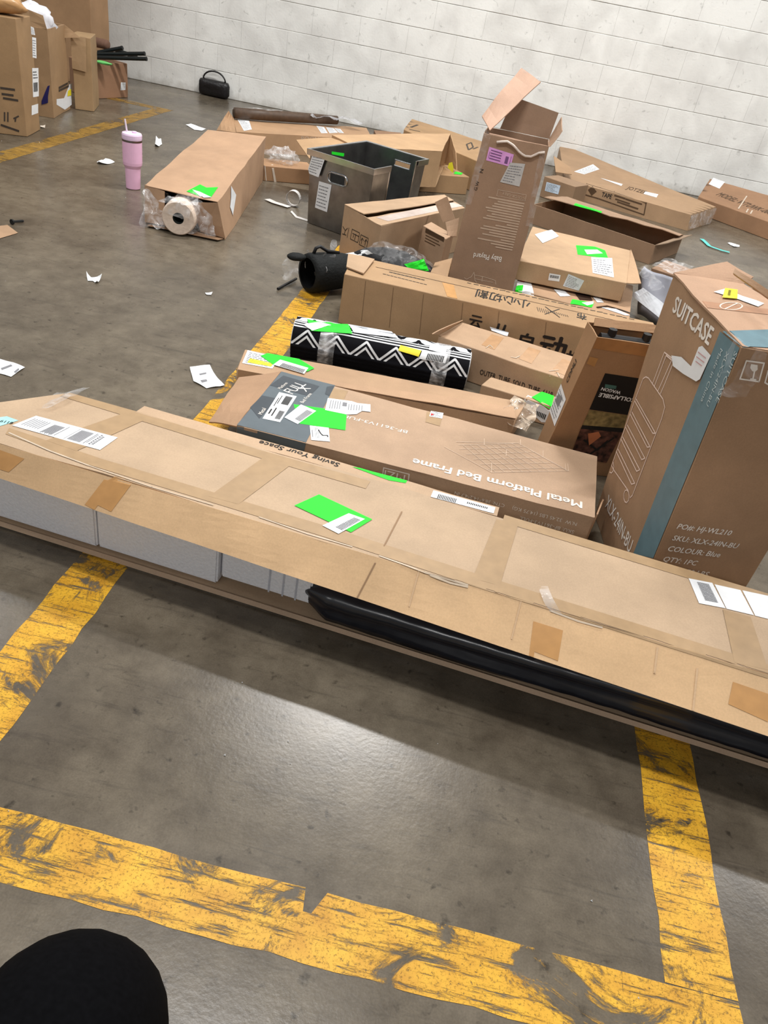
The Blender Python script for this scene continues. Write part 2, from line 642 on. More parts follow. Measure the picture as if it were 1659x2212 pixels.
# ================================================================ THE SETTING
WALL_Y = 7.42
def struct(name, verts, faces, mat, label=None, cat='structure', smooth=False):
    me = mkmesh(name, verts, faces)
    me.materials.append(mat)
    o = bpy.data.objects.new(name, me)
    COL.objects.link(o)
    o['kind'] = 'structure'
    if label:
        o['label'] = label
        o['category'] = cat
    return o
def concrete():
    m, nt, b = newmat('stained_polished_concrete')
    L = nt.links.new
    tc = N(nt, 'ShaderNodeTexCoord')
    def nz(scale, detail=6, dist=0.0, rough=0.55, stretch=None):
        n = N(nt, 'ShaderNodeTexNoise')
        n.inputs['Scale'].default_value = scale
        n.inputs['Detail'].default_value = detail
        n.inputs['Distortion'].default_value = dist
        n.inputs['Roughness'].default_value = rough
        if stretch:
            mp = N(nt, 'ShaderNodeMapping')
            mp.inputs['Scale'].default_value = stretch
            mp.inputs['Rotation'].default_value = (0, 0, 0.25)
            L(tc.outputs['Object'], mp.inputs[0])
            L(mp.outputs[0], n.inputs['Vector'])
        else:
            L(tc.outputs['Object'], n.inputs['Vector'])
        return n
    def ramp(n, a, ca, bb, cb):
        r = N(nt, 'ShaderNodeValToRGB')
        r.color_ramp.elements[0].position = a
        r.color_ramp.elements[1].position = bb
        r.color_ramp.elements[0].color = ca
        r.color_ramp.elements[1].color = cb
        L(n.outputs[0], r.inputs[0])
        return r
    def mul(fac, a, bsock):
        x = N(nt, 'ShaderNodeMix', data_type='RGBA', blend_type='MULTIPLY')
        x.inputs[0].default_value = fac
        L(a, x.inputs[6])
        L(bsock, x.inputs[7])
        return x.outputs[2]
    g1, g2 = s2l((88, 79, 67)), s2l((124, 114, 98))
    r1 = ramp(nz(1.8, 10, 0.15, 0.62), 0.34, g1 + (1,), 0.68, g2 + (1,))
    r2 = ramp(nz(13, 10, 0.1, 0.7), 0.3, (0.6, 0.58, 0.56, 1), 0.62, (1.05, 1.05, 1.05, 1))
    r3 = ramp(nz(38, 5, 0.0), 0.27, (0.3, 0.29, 0.28, 1), 0.38, (1, 1, 1, 1))
    r4 = ramp(nz(300, 2, 0.0), 0.3, (0.8, 0.8, 0.8, 1), 0.75, (1.08, 1.08, 1.08, 1))
    r5 = ramp(nz(6, 7, 0.5, 0.68, (1.0, 8.0, 1.0)), 0.32, (0.55, 0.55, 0.57, 1), 0.44, (1, 1, 1, 1))
    c = mul(0.9, r1.outputs[0], r2.outputs[0])
    c = mul(0.85, c, r3.outputs[0])
    c = mul(0.8, c, r4.outputs[0])
    c = mul(0.6, c, r5.outputs[0])
    L(c, b.inputs['Base Color'])
    rr = N(nt, 'ShaderNodeMapRange')
    rr.inputs[3].default_value = 0.2
    rr.inputs[4].default_value = 0.34
    L(nz(6, 6).outputs[0], rr.inputs[0])
    L(rr.outputs[0], b.inputs['Roughness'])
    b.inputs['Specular IOR Level'].default_value = 0.36
    bp = N(nt, 'ShaderNodeBump')
    bp.inputs['Strength'].default_value = 0.12
    bp.inputs['Distance'].default_value = 0.002
    L(nz(120, 4).outputs[0], bp.inputs['Height'])
    L(bp.outputs[0], b.inputs['Normal'])
    return m
def yellow_paint(name='worn_yellow_floor_paint', ca=(198, 142, 36), cb=(230, 178, 50)):
    m, nt, b = newmat(name)
    L = nt.links.new
    tc = N(nt, 'ShaderNodeTexCoord')
    def nz(scale, detail, rough=0.6, st=(1, 1, 1), rot=0.0, dist=0.0):
        mp = N(nt, 'ShaderNodeMapping')
        mp.inputs['Scale'].default_value = st
        mp.inputs['Rotation'].default_value = (0, 0, rot)
        L(tc.outputs['Object'], mp.inputs[0])
        n = N(nt, 'ShaderNodeTexNoise')
        n.inputs['Scale'].default_value = scale
        n.inputs['Detail'].default_value = detail
        n.inputs['Roughness'].default_value = rough
        n.inputs['Distortion'].default_value = dist
        L(mp.outputs[0], n.inputs['Vector'])
        return n.outputs[0]
    def rng(s, a, bb):
        r = N(nt, 'ShaderNodeMapRange')
        r.inputs[1].default_value = a
        r.inputs[2].default_value = bb
        L(s, r.inputs[0])
        return r.outputs[0]
    def mth(op, a, bsock):
        x = N(nt, 'ShaderNodeMath', operation=op)
        L(a, x.inputs[0])
        L(bsock, x.inputs[1])
        return x.outputs[0]
    big = rng(nz(6, 11, 0.74, dist=0.8), 0.408, 0.468)
    scr = rng(nz(7, 8, 0.75, (1.0, 11, 1), 0.1), 0.388, 0.475)
    scr2 = rng(nz(5, 8, 0.72, (13, 1, 1), 0.7), 0.32, 0.38)
    fine = rng(nz(190, 5, 0.8), 0.30, 0.48)
    keep = mth('MULTIPLY', mth('MULTIPLY', big, scr), mth('MULTIPLY', scr2, fine))
    cr = N(nt, 'ShaderNodeValToRGB')
    cr.color_ramp.elements[0].position = 0.3
    cr.color_ramp.elements[1].position = 0.7
    cr.color_ramp.elements[0].color = s2l(ca) + (1,)
    cr.color_ramp.elements[1].color = s2l(cb) + (1,)
    L(nz(14, 7), cr.inputs[0])
    L(cr.outputs[0], b.inputs['Base Color'])
    b.inputs['Roughness'].default_value = 0.42
    b.inputs['Specular IOR Level'].default_value = 0.35
    tr = N(nt, 'ShaderNodeBsdfTransparent')
    mx = N(nt, 'ShaderNodeMixShader')
    L(keep, mx.inputs[0])
    L(tr.outputs[0], mx.inputs[1])
    L(b.outputs[0], mx.inputs[2])
    L(mx.outputs[0], nt.nodes['Material Output'].inputs[0])
    return m
def block_paint():
    m, nt, b = newmat('white_painted_block')
    L = nt.links.new
    tc = N(nt, 'ShaderNodeTexCoord')
    geo = N(nt, 'ShaderNodeNewGeometry')
    def nz(scale, d, dist=0.0):
        n = N(nt, 'ShaderNodeTexNoise')
        n.inputs['Scale'].default_value = scale
        n.inputs['Detail'].default_value = d
        n.inputs['Distortion'].default_value = dist
        L(geo.outputs['Position'], n.inputs['Vector'])
        return n
    r = N(nt, 'ShaderNodeValToRGB')
    r.color_ramp.elements[0].position = 0.28
    r.color_ramp.elements[1].position = 0.62
    r.color_ramp.elements[0].color = s2l((216, 215, 211)) + (1,)
    r.color_ramp.elements[1].color = s2l((238, 238, 234)) + (1,)
    L(nz(4, 8, 0.5).outputs[0], r.inputs[0])
    # scuffs and floor dirt with their own ragged outline
    dirt = N(nt, 'ShaderNodeValToRGB')
    dirt.color_ramp.elements[0].position = 0.27
    dirt.color_ramp.elements[1].position = 0.36
    dirt.color_ramp.elements[0].color = (0.5, 0.5, 0.49, 1)
    dirt.color_ramp.elements[1].color = (1, 1, 1, 1)
    L(nz(17, 7, 1.0).outputs[0], dirt.inputs[0])
    sep = N(nt, 'ShaderNodeSeparateXYZ')
    L(geo.outputs['Position'], sep.inputs[0])
    ad = N(nt, 'ShaderNodeMath', operation='MULTIPLY_ADD')
    L(nz(13, 6).outputs[0], ad.inputs[0])
    ad.inputs[1].default_value = 0.16
    L(sep.outputs['Z'], ad.inputs[2])
    low = N(nt, 'ShaderNodeValToRGB')
    low.color_ramp.elements[0].position = 0.06
    low.color_ramp.elements[1].position = 0.14
    low.color_ramp.elements[0].color = (0.62, 0.6, 0.57, 1)
    low.color_ramp.elements[1].color = (1, 1, 1, 1)
    L(ad.outputs[0], low.inputs[0])
    a = N(nt, 'ShaderNodeMix', data_type='RGBA', blend_type='MULTIPLY')
    a.inputs[0].default_value = 0.55
    L(r.outputs[0], a.inputs[6])
    L(dirt.outputs[0], a.inputs[7])
    c = N(nt, 'ShaderNodeMix', data_type='RGBA', blend_type='MULTIPLY')
    c.inputs[0].default_value = 1.0
    L(a.outputs[2], c.inputs[6])
    L(low.outputs[0], c.inputs[7])
    L(c.outputs[2], b.inputs['Base Color'])
    b.inputs['Roughness'].default_value = 0.6
    b.inputs['Specular IOR Level'].default_value = 0.25
    bp = N(nt, 'ShaderNodeBump')
    bp.inputs['Strength'].default_value = 0.35
    bp.inputs['Distance'].default_value = 0.004
    L(nz(60, 8).outputs[0], bp.inputs['Height'])
    L(bp.outputs[0], b.inputs['Normal'])
    return m
CONC, PAINTY, BLOCK = concrete(), yellow_paint(), block_paint()
MORTAR = plain('grimy_painted_mortar', (196, 195, 190), 0.8, mottle=0.3, scale=9)
fx0, fx1, fy0, fy1 = -9.0, 8.0, -4.0, WALL_Y + 0.1
struct('floor', [(fx0, fy0, 0), (fx1, fy0, 0), (fx1, fy1, 0), (fx0, fy1, 0), (fx0, fy0, -0.1), (fx1, fy0, -0.1), (fx1, fy1, -0.1), (fx0, fy1, -0.1)],
       [(0, 1, 2, 3), (4, 7, 6, 5), (0, 4, 5, 1), (1, 5, 6, 2), (2, 6, 7, 3), (3, 7, 4, 0)], CONC, 'dark stained concrete warehouse floor with scuffs', 'floor')

# painted floor lines, worn; a fine ragged outline
PAINTD = yellow_paint('dirty_old_yellow_floor_paint', (140, 106, 44), (170, 132, 60))
def strip(name, outline, label, mat=None):
    rnd = random.Random(len(name) + int(outline[0][0] * 10))
    pts = []
    for i in range(len(outline)):
        a, b = Vector(outline[i] + (0,)), Vector(outline[(i + 1) % len(outline)] + (0,))
        m = max(1, int((b - a).length / 0.05))
        for k in range(m):
            p = a.lerp(b, k / m)
            j = 0.0025
            pts.append((p.x + rnd.uniform(-j, j), p.y + rnd.uniform(-j, j), 0.0007))
    return struct(name, pts, [tuple(range(len(pts)))], mat or PAINTY, label, 'floor marking')
strip('trim_1', [(-0.737, 0.640), (-0.622, 0.640), (-0.626, 3.9), (-0.738, 3.9)], 'yellow painted floor line running from the near left towards the wall')
strip('trim_2', [(0.518, 0.640), (0.630, 0.640), (0.634, 1.6), (0.522, 1.6)], 'yellow painted floor line at the near right, going under the long open carton')
strip('trim_3', [(-2.2, 0.533), (0.632, 0.533), (0.630, 0.640), (-0.012, 0.640), (-0.030, 0.604), (-0.042, 0.604), (-0.050, 0.640), (-2.2, 0.640)], 'badly scuffed yellow painted floor line across the foreground')
strip('trim_4', [(-2.785, 3.0), (-2.655, 3.0), (-2.665, 6.27), (-2.655, 6.40), (-3.9, 6.46), (-3.9, 6.36), (-2.785, 6.30)], 'dull yellow floor line with a corner beside the tall cartons', PAINTD)

# block wall: a recessed mortar slab and proud blocks
BH, BW, G = 0.2032, 0.4064, 0.005
wall = struct('wall_back', [(-9, WALL_Y + 0.004, -0.0), (8, WALL_Y + 0.004, 0), (8, WALL_Y + 0.004, 4.6), (-9, WALL_Y + 0.004, 4.6), (-9, WALL_Y + 0.2, 0), (8, WALL_Y + 0.2, 0), (8, WALL_Y + 0.2, 4.6), (-9, WALL_Y + 0.2, 4.6)],
              [(0, 1, 2, 3), (5, 4, 7, 6), (0, 4, 5, 1), (1, 5, 6, 2), (2, 6, 7, 3), (3, 7, 4, 0)], MORTAR, 'white painted concrete block wall behind the pile of cartons', 'wall')
def blockmesh():
    bm = bmesh.new()
    bmesh.ops.create_cube(bm, size=1.0)
    for v in bm.verts:
        v.co = Vector((v.co.x * (BW - 0.0012), v.co.y * 0.02, v.co.z * (BH - 0.0035)))
    bmesh.ops.bevel(bm, geom=[e for e in bm.edges if all(v.co.y < 0 for v in e.verts) and abs(e.verts[0].co.z - e.verts[1].co.z) < 0.01], offset=0.0025, segments=1, affect='EDGES')
    me = bpy.data.meshes.new('block')
    bm.to_mesh(me)
    bm.free()
    me.materials.append(BLOCK)
    return me
BM = blockmesh()
rnd = random.Random(3)
placed, rest = [], []
for r in range(22):
    for c in range(-22, 21):
        x = c * BW + (BW / 2 if r % 2 else 0) + 0.17
        z = (r + 0.5) * BH
        a, b = pix((x, WALL_Y, z))
        vis = -120 < a < 1780 and -90 < b < 900
        (placed if vis else rest).append((x, z))
placed.sort(key=lambda p: p[1])
placed, extra = placed[:300], placed[300:]
for x, z in placed:
    o = bpy.data.objects.new('block', BM)
    COL.objects.link(o)
    o.parent = wall
    o.location = (x, WALL_Y + 0.010 - 0.0 + rnd.uniform(-0.0016, 0.0016), z)
    o.rotation_euler = (rnd.uniform(-0.002, 0.002), 0, rnd.uniform(-0.0015, 0.0015))
vs, fs = [], []
for x, z in rest + extra:
    k = len(vs)
    w, h = (BW - G) / 2, (BH - G) / 2
    y = WALL_Y
    vs += [(x - w, y, z - h), (x + w, y, z - h), (x + w, y, z + h), (x - w, y, z + h), (x - w, y + .01, z - h), (x + w, y + .01, z - h), (x + w, y + .01, z + h), (x - w, y + .01, z + h)]
    fs += [(k, k + 1, k + 2, k + 3), (k, k + 4, k + 5, k + 1), (k + 1, k + 5, k + 6, k + 2), (k + 2, k + 6, k + 7, k + 3), (k + 3, k + 7, k + 4, k)]
me = mkmesh('blocks_beyond', vs, fs)
me.materials.append(BLOCK)
o = bpy.data.objects.new('blocks_beyond', me)
COL.objects.link(o)
o.parent = wall
o['kind'] = 'stuff'
# ================================================================ FOREGROUND CARTONS
# ---- the long opened carton across the picture
yaw = math.radians(-5.3)
ux, uy = V(math.cos(yaw), math.sin(yaw), 0), V(-math.sin(yaw), math.cos(yaw), 0)
c0 = V(0.045, 1.321, 0)
LL, LW, LH = 1.94, 0.262, 0.231
def lc(sx, sy, z):
    return c0 + ux * (sx * LL / 2) + uy * (sy * LW / 2) + V(0, 0, z)
t = carton('long_carton', 'very long opened cardboard carton lying across the foreground with foam inside',
           [lc(-1, -1, LH) - ux * 0.2, lc(1, -1, LH), lc(1, 1, LH), lc(-1, 1, LH)], [lc(-1, -1, 0) - ux * 0.2, lc(1, -1, 0), lc(1, 1, 0), lc(-1, 1, 0)],
           (206, 174, 138), open_=('front',), amp=0.005)
long_c = t
t.body.name = 'body'
fn = uy * -1
# the cut front flap sticks out over the opening, drooping a little
e0, e1 = T(0, 1033, 0.176), T(1659, 1590, 0.172)
def flap_edge(s):
    u = (s - (e0 - c0).dot(ux)) / ((e1 - c0).dot(ux) - (e0 - c0).dot(ux))
    return e0.lerp(e1, u)
t.slab('front_flap', [flap_edge(-LL / 2 - 0.2), flap_edge(LL / 2), lc(1, -1, LH - 0.001), lc(-1, -1, LH - 0.001) - ux * 0.2], 0.004, card((232, 188, 134)), (34, 5), 0.004)
t.slab('bottom_lip', [lc(-1, -1, 0.004) + fn * 0.006 - ux * 0.2, lc(1, -1, 0.004) + fn * 0.006, lc(1, -1, 0.012) + uy * 0.001, lc(-1, -1, 0.012) + uy * 0.001 - ux * 0.2], 0.005, card((206, 172, 138)), (30, 1), 0.002)
# creases on flap and lid as flat strips, fold shade put into the darker one
RIDGE = card((222, 182, 136))
t.lines([[(868, 1106), (772, 1291)]], 0.003, card((168, 130, 90)), 'painted_crease')
t.lines([[(1420, 1400), (1407, 1508)]], 0.004, RIDGE, 'painted_crease')
t.lines([[(1506, 1445), (1497, 1534)]], 0.004, RIDGE, 'painted_crease')
t.lines([[(905, 1233), (884, 1310)]], 0.003, RIDGE, 'painted_crease')
t.lines([[(1125, 1300), (1105, 1380)]], 0.003, RIDGE, 'painted_crease')
TP, TD = TAPE(), TAPED()
for q in ([(12, 938), (190, 1004), (215, 990), (20, 925)], [(190, 1004), (700, 1160), (715, 1140), (214, 990)], [(700, 1160), (1015, 1264), (1030, 1240), (715, 1140)], [(1015, 1264), (1659, 1466), (1659, 1436), (1030, 1240)]):
    t.decal('packing_tape', q, TP, cuts=8, off=0.0009)
for q in ([(150, 848), (300, 890), (290, 905), (130, 856)], [(300, 890), (560, 972), (545, 985), (290, 905)], [(560, 972), (800, 1040), (790, 1056), (545, 985)], [(1090, 1112), (1659, 1282), (1659, 1302), (1085, 1128)]):
    t.decal('packing_tape', q, TP, cuts=6, off=0.0009)
for q in ([(451, 1073), (515, 1090), (633, 1001), (578, 982)], [(1015, 1264), (1075, 1281), (1120, 1132), (1072, 1122)], [(1561, 1317), (1621, 1333), (1659, 1448), (1586, 1432)],
          [(100, 952), (165, 975), (312, 908), (262, 895)]):
    t.decal('packing_tape', q, TP, cuts=5, off=0.0011)
for q in ([(232, 1027), (291, 1037), (232, 1117), (183.5, 1090)], [(0, 972), (53, 991), (19, 1020), (0, 1014)], [(1152, 1342), (1216, 1362), (1203, 1441), (1142.6, 1416)], [(1583, 1473), (1659, 1499), (1659, 1560), (1573, 1521)]):
    t.decal('flap_tape', q, TD, cuts=4, off=0.0008)
# shipping label
q = [(78, 899), (254.5, 946), (216, 973), (26, 920)]
o = t.decal('shipping_label', q, WHITE(), cuts=5)
R = [(0.30 + i * 0.016, 0.25, 0.309 + i * 0.016, 0.95 - 0.04 * (i % 3)) for i in range(8)]
R += [(0.60 + (i * 0.0135), 0.14, 0.607 + i * 0.0135, 0.9) for i in range(11)]
R += [(0.83, 0.12 + 0.11 * i, 0.85, 0.18 + 0.11 * i) for i in range(7)] + [(0.86, 0.2 + 0.08 * i, 0.885, 0.24 + 0.08 * i) for i in range(8)]
R += [(0.05 + 0.03 * i, 0.2, 0.056 + 0.03 * i, 0.8) for i in range(7)] + [(0.45, 0.15, 0.456, 0.9), (0.57, 0.1, 0.574, 0.95), (0.78, 0.1, 0.787, 0.9), (0.80, 0.15, 0.806, 0.8)]
t.prints(q, R, GREYINK(), o)
q = [(-60, 888), (15, 900), (40, 909), (-30, 925)]
t.decal('teal_tag', [(0, 902), (15, 900), (40, 909), (0, 921)], plain('pale_teal_paper', (170, 226, 226), 0.6), off=0.001)
t.text('6119', (30, 913), (4, 908), INK(), 1.0, 0.02)
# green sticker with a small label
t.decal('green_sticker', [(636, 1093), (689, 1069), (804, 1123), (758, 1151)], GREEN(), off=0.0016)
t.label([(753, 1110.5), (788, 1123), (731, 1155), (696, 1137)], 'none', off=0.0024, name='small_label')
t.prints([(753, 1110.5), (788, 1123), (731, 1155), (696, 1137)], [(0.5, 0.12 + 0.055 * i, 0.92, 0.145 + 0.055 * i) for i in range(13)], GREYINK(), name='barcode', off=0.0032)
t.label([(1487, 1250), (1538, 1260), (1567, 1315), (1509.6, 1304)], 'none')
t.prints([(1487, 1250), (1538, 1260), (1567, 1315), (1509.6, 1304)], [(0.3, 0.1 + 0.05 * i, 0.8, 0.125 + 0.05 * i) for i in range(15)], GREYINK(), name='barcode')
t.label([(1543, 1263), (1599, 1275.5), (1628, 1330), (1569, 1316)], 'none')
t.label([(1603, 1276), (1659, 1288), (1659, 1338), (1631, 1331)], 'none')
# pale strips paint the glints of torn tape film along the crease and the cut edges
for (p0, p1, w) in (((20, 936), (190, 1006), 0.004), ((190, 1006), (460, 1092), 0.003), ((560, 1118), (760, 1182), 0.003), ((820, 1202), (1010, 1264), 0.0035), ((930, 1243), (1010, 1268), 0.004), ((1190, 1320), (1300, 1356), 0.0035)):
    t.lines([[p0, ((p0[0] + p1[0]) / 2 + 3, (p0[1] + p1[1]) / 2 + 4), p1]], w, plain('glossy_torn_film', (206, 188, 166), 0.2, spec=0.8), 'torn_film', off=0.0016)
P = t.hits([(1172, 1268), (1182, 1271), (1190, 1300), (1215, 1330), (1206, 1334), (1178, 1305)], 0.004)
vs, fs = [], []
ctr = [(1175, 1270), (1172, 1285), (1180, 1304), (1194, 1320), (1212, 1328)]
H = t.hits(ctr, 0.003)
for i, p in enumerate(H):
    w = [0.006, 0.009, 0.007, 0.008, 0.003][i]
    vs += [p + ux * -w + V(0, 0, 0.006 * math.sin(i * 1.4)), p + ux * w + V(0, 0, 0.004 + 0.012 * math.sin(i * 0.9))]
for i in range(4):
    fs.append((2 * i, 2 * i + 1, 2 * i + 3, 2 * i + 2))
t.part('loose_film', vs, fs, film('loose_clear_film', 0.26))
# crumpled clear tape at the left end
D = lc(-1, 1, LH)
vs, fs = crumple([D + V(-0.05, -0.12, -0.02), D + V(0.01, -0.1, 0.012), D + V(0.05, 0.02, 0.016), D + V(-0.03, 0.03, -0.02)], (8, 8), 0.012, 30, 2)
t.part('loose_film', vs, fs, film('loose_clear_film', 0.26))

# ---- white foam inside the long carton
FOAM = plain('white_foam', (244, 244, 247), 0.85, spec=0.1, mottle=0.03, scale=160, bump=0.3)
def foam(label, sx0, sx1, y0, y1, z0, z1, notch=None):
    a = c0 + ux * sx0 + uy * (-LW / 2 + y0)
    b = c0 + ux * sx1 + uy * (-LW / 2 + y0)
    c = c0 + ux * sx1 + uy * (-LW / 2 + y1)
    d = c0 + ux * sx0 + uy * (-LW / 2 + y1)
    th = Thing('foam_block', label, 'foam', V((a.x + c.x) / 2, (a.y + c.y) / 2, z0), 'foam packing in the long carton')
    bm = bmesh.new()
    P = [p + V(0, 0, z0) for p in (a, b, c, d)] + [p + V(0, 0, z1) for p in (a, b, c, d)]
    v = [bm.verts.new(p) for p in P]
    for f in ((3, 2, 1, 0), (4, 5, 6, 7), (0, 1, 5, 4), (1, 2, 6, 5), (2, 3, 7, 6), (3, 0, 4, 7)):
        bm.faces.new([v[i] for i in f])
    bmesh.ops.bevel(bm, geom=bm.edges[:], offset=0.004, segments=2, affect='EDGES')
    bm.verts.index_update()
    vs, fs = [x.co.copy() for x in bm.verts], [[x.index for x in f.verts] for f in bm.faces]
    bm.free()
    th.part('slab', vs, fs, FOAM)
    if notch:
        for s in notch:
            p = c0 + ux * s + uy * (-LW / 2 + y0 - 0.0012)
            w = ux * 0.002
            th.part('groove_shade', [p - w + V(0, 0, z0), p + w + V(0, 0, z0), p + w + V(0, 0, z1), p - w + V(0, 0, z1)], [(0, 1, 2, 3)], plain('foam_groove_shade', (196, 198, 206), 0.9))  # flat grey strip on the face: the groove's shade put into colour
    return th
def sx(px, py, z=0.02):
    return (T(px, py, z) - c0).dot(ux), (T(px, py, z) - c0).dot(uy) + LW / 2
f1, g1 = sx(210, 1180, 0.012)
f2, g2 = sx(468, 1259, 0.012)
f3, g3 = sx(667, 1305, 0.03)
f4, g4 = sx(915, 1365, 0.05)
foam('white foam block at the left end of the long carton', -LL / 2 - 0.12, f1 - 0.001, max(0.016, g1), g1 + 0.11, 0.008, 0.185)
foam('longest white foam block in the long carton, right of the leftmost one', f1 + 0.001, f2, max(0.016, g2), g2 + 0.11, 0.008, 0.185)
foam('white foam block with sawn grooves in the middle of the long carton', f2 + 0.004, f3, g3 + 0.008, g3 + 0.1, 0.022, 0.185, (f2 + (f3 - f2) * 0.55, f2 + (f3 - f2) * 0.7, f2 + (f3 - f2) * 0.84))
foam('white foam block behind the black plastic bundle in the long carton', f3 + 0.006, f4, max(g4, g3 + 0.03), g4 + 0.11, 0.06, 0.185)
# ---- black plastic-wrapped bundle lying in the carton
bl = Thing('wrapped_bundle', 'long bundle wrapped in shiny black plastic lying inside the long carton', 'bundle', c0 + ux * 0.4 + uy * (-LW / 2 + 0.06) + V(0, 0, 0.006))
x0, x1 = f3 - 0.015, LL / 2 - 0.03
vs, fs = [], []
n, m = 30, 80
for i in range(m + 1):
    u = i / m
    x = x0 + (x1 - x0) * u
    k = min(1, 0.45 + u * 12) * min(1, (1 - u) * 12 + 0.4)
    for j in range(n):
        a = 2 * math.pi * j / n
        ca, sa = math.cos(a), math.sin(a)
        sq = (abs(ca) ** 4 + abs(sa) ** 4) ** -0.25
        p = V(x * 2.2, ca, sa)
        fold = 0.16 * noise.noise(V(x * 1.5, ca * 2.2, sa * 2.2) * 1.6) + 0.10 * math.sin(a * 5 + x * 3) + 0.04 * noise.noise(V(x * 24, ca * 3, sa * 3))
        ry, rz = 0.046 * k * (1 + fold) * sq, 0.044 * k * (1 + fold) * sq
        q = c0 + ux * x + uy * (-LW / 2 + 0.055 + ca * ry) + V(0, 0, max(0.0065, 0.050 + sa * rz))
        vs.append(q)
for i in range(m):
    for j in range(n):
        a, b = i * n + j, i * n + (j + 1) % n
        fs.append((a, b, b + n, a + n))
fs.append(tuple(range(n))[::-1])
fs.append(tuple(range(m * n, m * n + n)))
bl.part('plastic_wrap', vs, fs, plain('black_plastic_film', (38, 40, 47), 0.24, spec=0.9, mottle=0.1), smooth=True)
q = c0 + ux * (f4 + 0.09) + uy * (-LW / 2 + 0.0195) + V(0, 0, 0.043)
vs, fs = lathe([(0.006, 0), (0.006, 0.003)], q, 12, fn)
bl.part('green_stopper', vs, fs, plain('dull_green_plastic', (70, 130, 100), 0.4))
# inside tape patch on the carton's bottom board
t.decal('packing_tape', [(576, 1284), (640, 1302), (648, 1322), (572, 1305)], plain('tape_inside', (150, 125, 100), 0.4), off=0.001)

# ---- its far flap, folded out flat, lettered upside down
fD, fC = T(312, 879, 0.226), T(1078, 1098, 0.226)
hD, hC = [c0 + ux * ((p_ - c0).dot(ux)) + uy * (LW / 2) + V(0, 0, LH - 0.002) for p_ in (fD, fC)]
t.slab('far_flap', [hD, hC, fC, fD], 0.004, card((212, 176, 138)), (24, 2), 0.002)
t.text('Saving Your Space', (735, 1002), (563, 952), INK(), 1.0, 0.012)
t.decal('green_sticker', [(761, 1009), (776, 1011), (880, 1038), (876, 1044), (840, 1038)], GREEN(), off=0.001)
ql = [(936, 1060), (1070, 1097), (1066, 1110), (930, 1074)]
o = t.label(ql, 'none')
t.prints(ql, [(0.1 + 0.025 * i, 0.35, 0.112 + 0.025 * i, 0.98) for i in range(12)] + [(0.56 + 0.028 * i, 0.35, 0.575 + 0.028 * i, 0.6) for i in range(12)], INK(), o)

# ---- platform bed frame carton
zt = 0.12
A, B, C, D = T(511, 918, zt), T(1285, 1119, zt), T(1290, 985, zt), T(608, 802, zt)
t = carton('bed_frame_carton', 'flat carton lettered Metal Platform Bed Frame with a dark grey printed end', [A, B, C, D], 0.0, (200, 164, 130), amp=0.003)
bed = t
GREYP = plain('slate_grey_print', (92, 102, 108), 0.55, mottle=0.05, scale=20)
GREYD = plain('slate_print_dark', (66, 73, 80), 0.4, mottle=0.05, scale=20)
t.decal('grey_print', [(608, 803), (724, 832), (661, 956), (512, 918)], GREYP, off=0.0009, cuts=6)
t.decal('grey_print', [(512, 919), (661, 958), (648, 1010), (510, 975)], GREYP, off=0.0009, cuts=4)
for q in ([(583, 833), (612, 812), (690, 835), (668, 857)], [(540, 880), (566, 855), (600, 862), (560, 905)], [(706, 836), (722, 834), (712, 856), (702, 852)]):
    t.decal('tape_patch', q, GREYD, off=0.0014, cuts=3)
t.text('FULL', (632, 853), (662, 832), WHITEINK(), 1.2, 0.0, off=0.002)
t.text('X', (661, 848), (672, 840), WHITEINK(), 1.0, 0.0, off=0.002)
t.text('Platform', (606, 842), (622, 829), WHITEINK(), 1.0, off=0.002)
t.text('Bed Frame', (655, 872), (674, 852), WHITEINK(), 1.0, off=0.002)
t.text('Metal', (566, 897), (575, 884), WHITEINK(), 1.0, off=0.002)
q = [(603, 848), (641, 857), (605, 913), (567, 905)]
o = t.label(q, 'none', off=0.0016)
t.prints(q, [(0.45, 0.08 + 0.022 * i, 0.85, 0.092 + 0.022 * i) for i in range(14)] + [(0.6, 0.62 + 0.028 * i, 0.9, 0.634 + 0.028 * i) for i in range(11)] + [(0.15, 0.2, 0.19, 0.5), (0.25, 0.1, 0.29, 0.4), (0.12, 0.62, 0.2, 0.8), (0.33, 0.55, 0.4, 0.85)], INK(), o, off=0.0024)
t.decal('green_sticker', [(634, 874), (749, 890), (746, 930), (648, 916)], GREEN(), off=0.0014)
q = [(650, 875), (683, 889), (643, 917.5), (614, 903)]
o = t.label(q, 'none', off=0.0022, name='small_label')
t.prints(q, [(0.55, 0.15 + 0.05 * i, 0.95, 0.175 + 0.05 * i) for i in range(14)], GREYINK(), o, off=0.003)
q = [(708, 861), (800, 875), (800, 891), (702, 887.5)]
o = t.decal('torn_paper', [(708, 861), (760, 868), (772, 872), (800, 875), (800, 891), (782, 889), (770, 896), (750, 897), (702, 887)], WHITE(), off=0.0022)
t.prints(q, [(0.08 + 0.055 * i, 0.15, 0.095 + 0.055 * i, 0.85) for i in range(5)] + [(0.36, 0.2, 0.46, 0.55)] + [(0.5 + 0.06 * i, 0.3, 0.515 + 0.06 * i, 0.9) for i in range(6)], GREYINK(), o, off=0.003)
q = [(669, 920), (710, 925), (712.5, 955), (672, 951.5)]
o = t.label(q, 'none', off=0.0016, name='instruction_label')
t.prints(q, [(0.25 + 0.055 * i, 0.1, 0.265 + 0.055 * i, 0.85) for i in range(4)] + [(0.08, 0.3, 0.12, 0.8)], GREYINK(), o, off=0.0024)
t.lines([[(688, 930), (692, 937), (697, 942), (707, 942), (708, 945)]], 0.003, INK(), 'drawing', off=0.0026)
t.decal('tape_patch', [(922, 890), (958, 893), (950, 921), (919, 912)], TP, off=0.0009)
o = t.label([(931, 887.5), (958, 892), (955, 905), (927, 900)], 'text', off=0.0016, name='small_label')
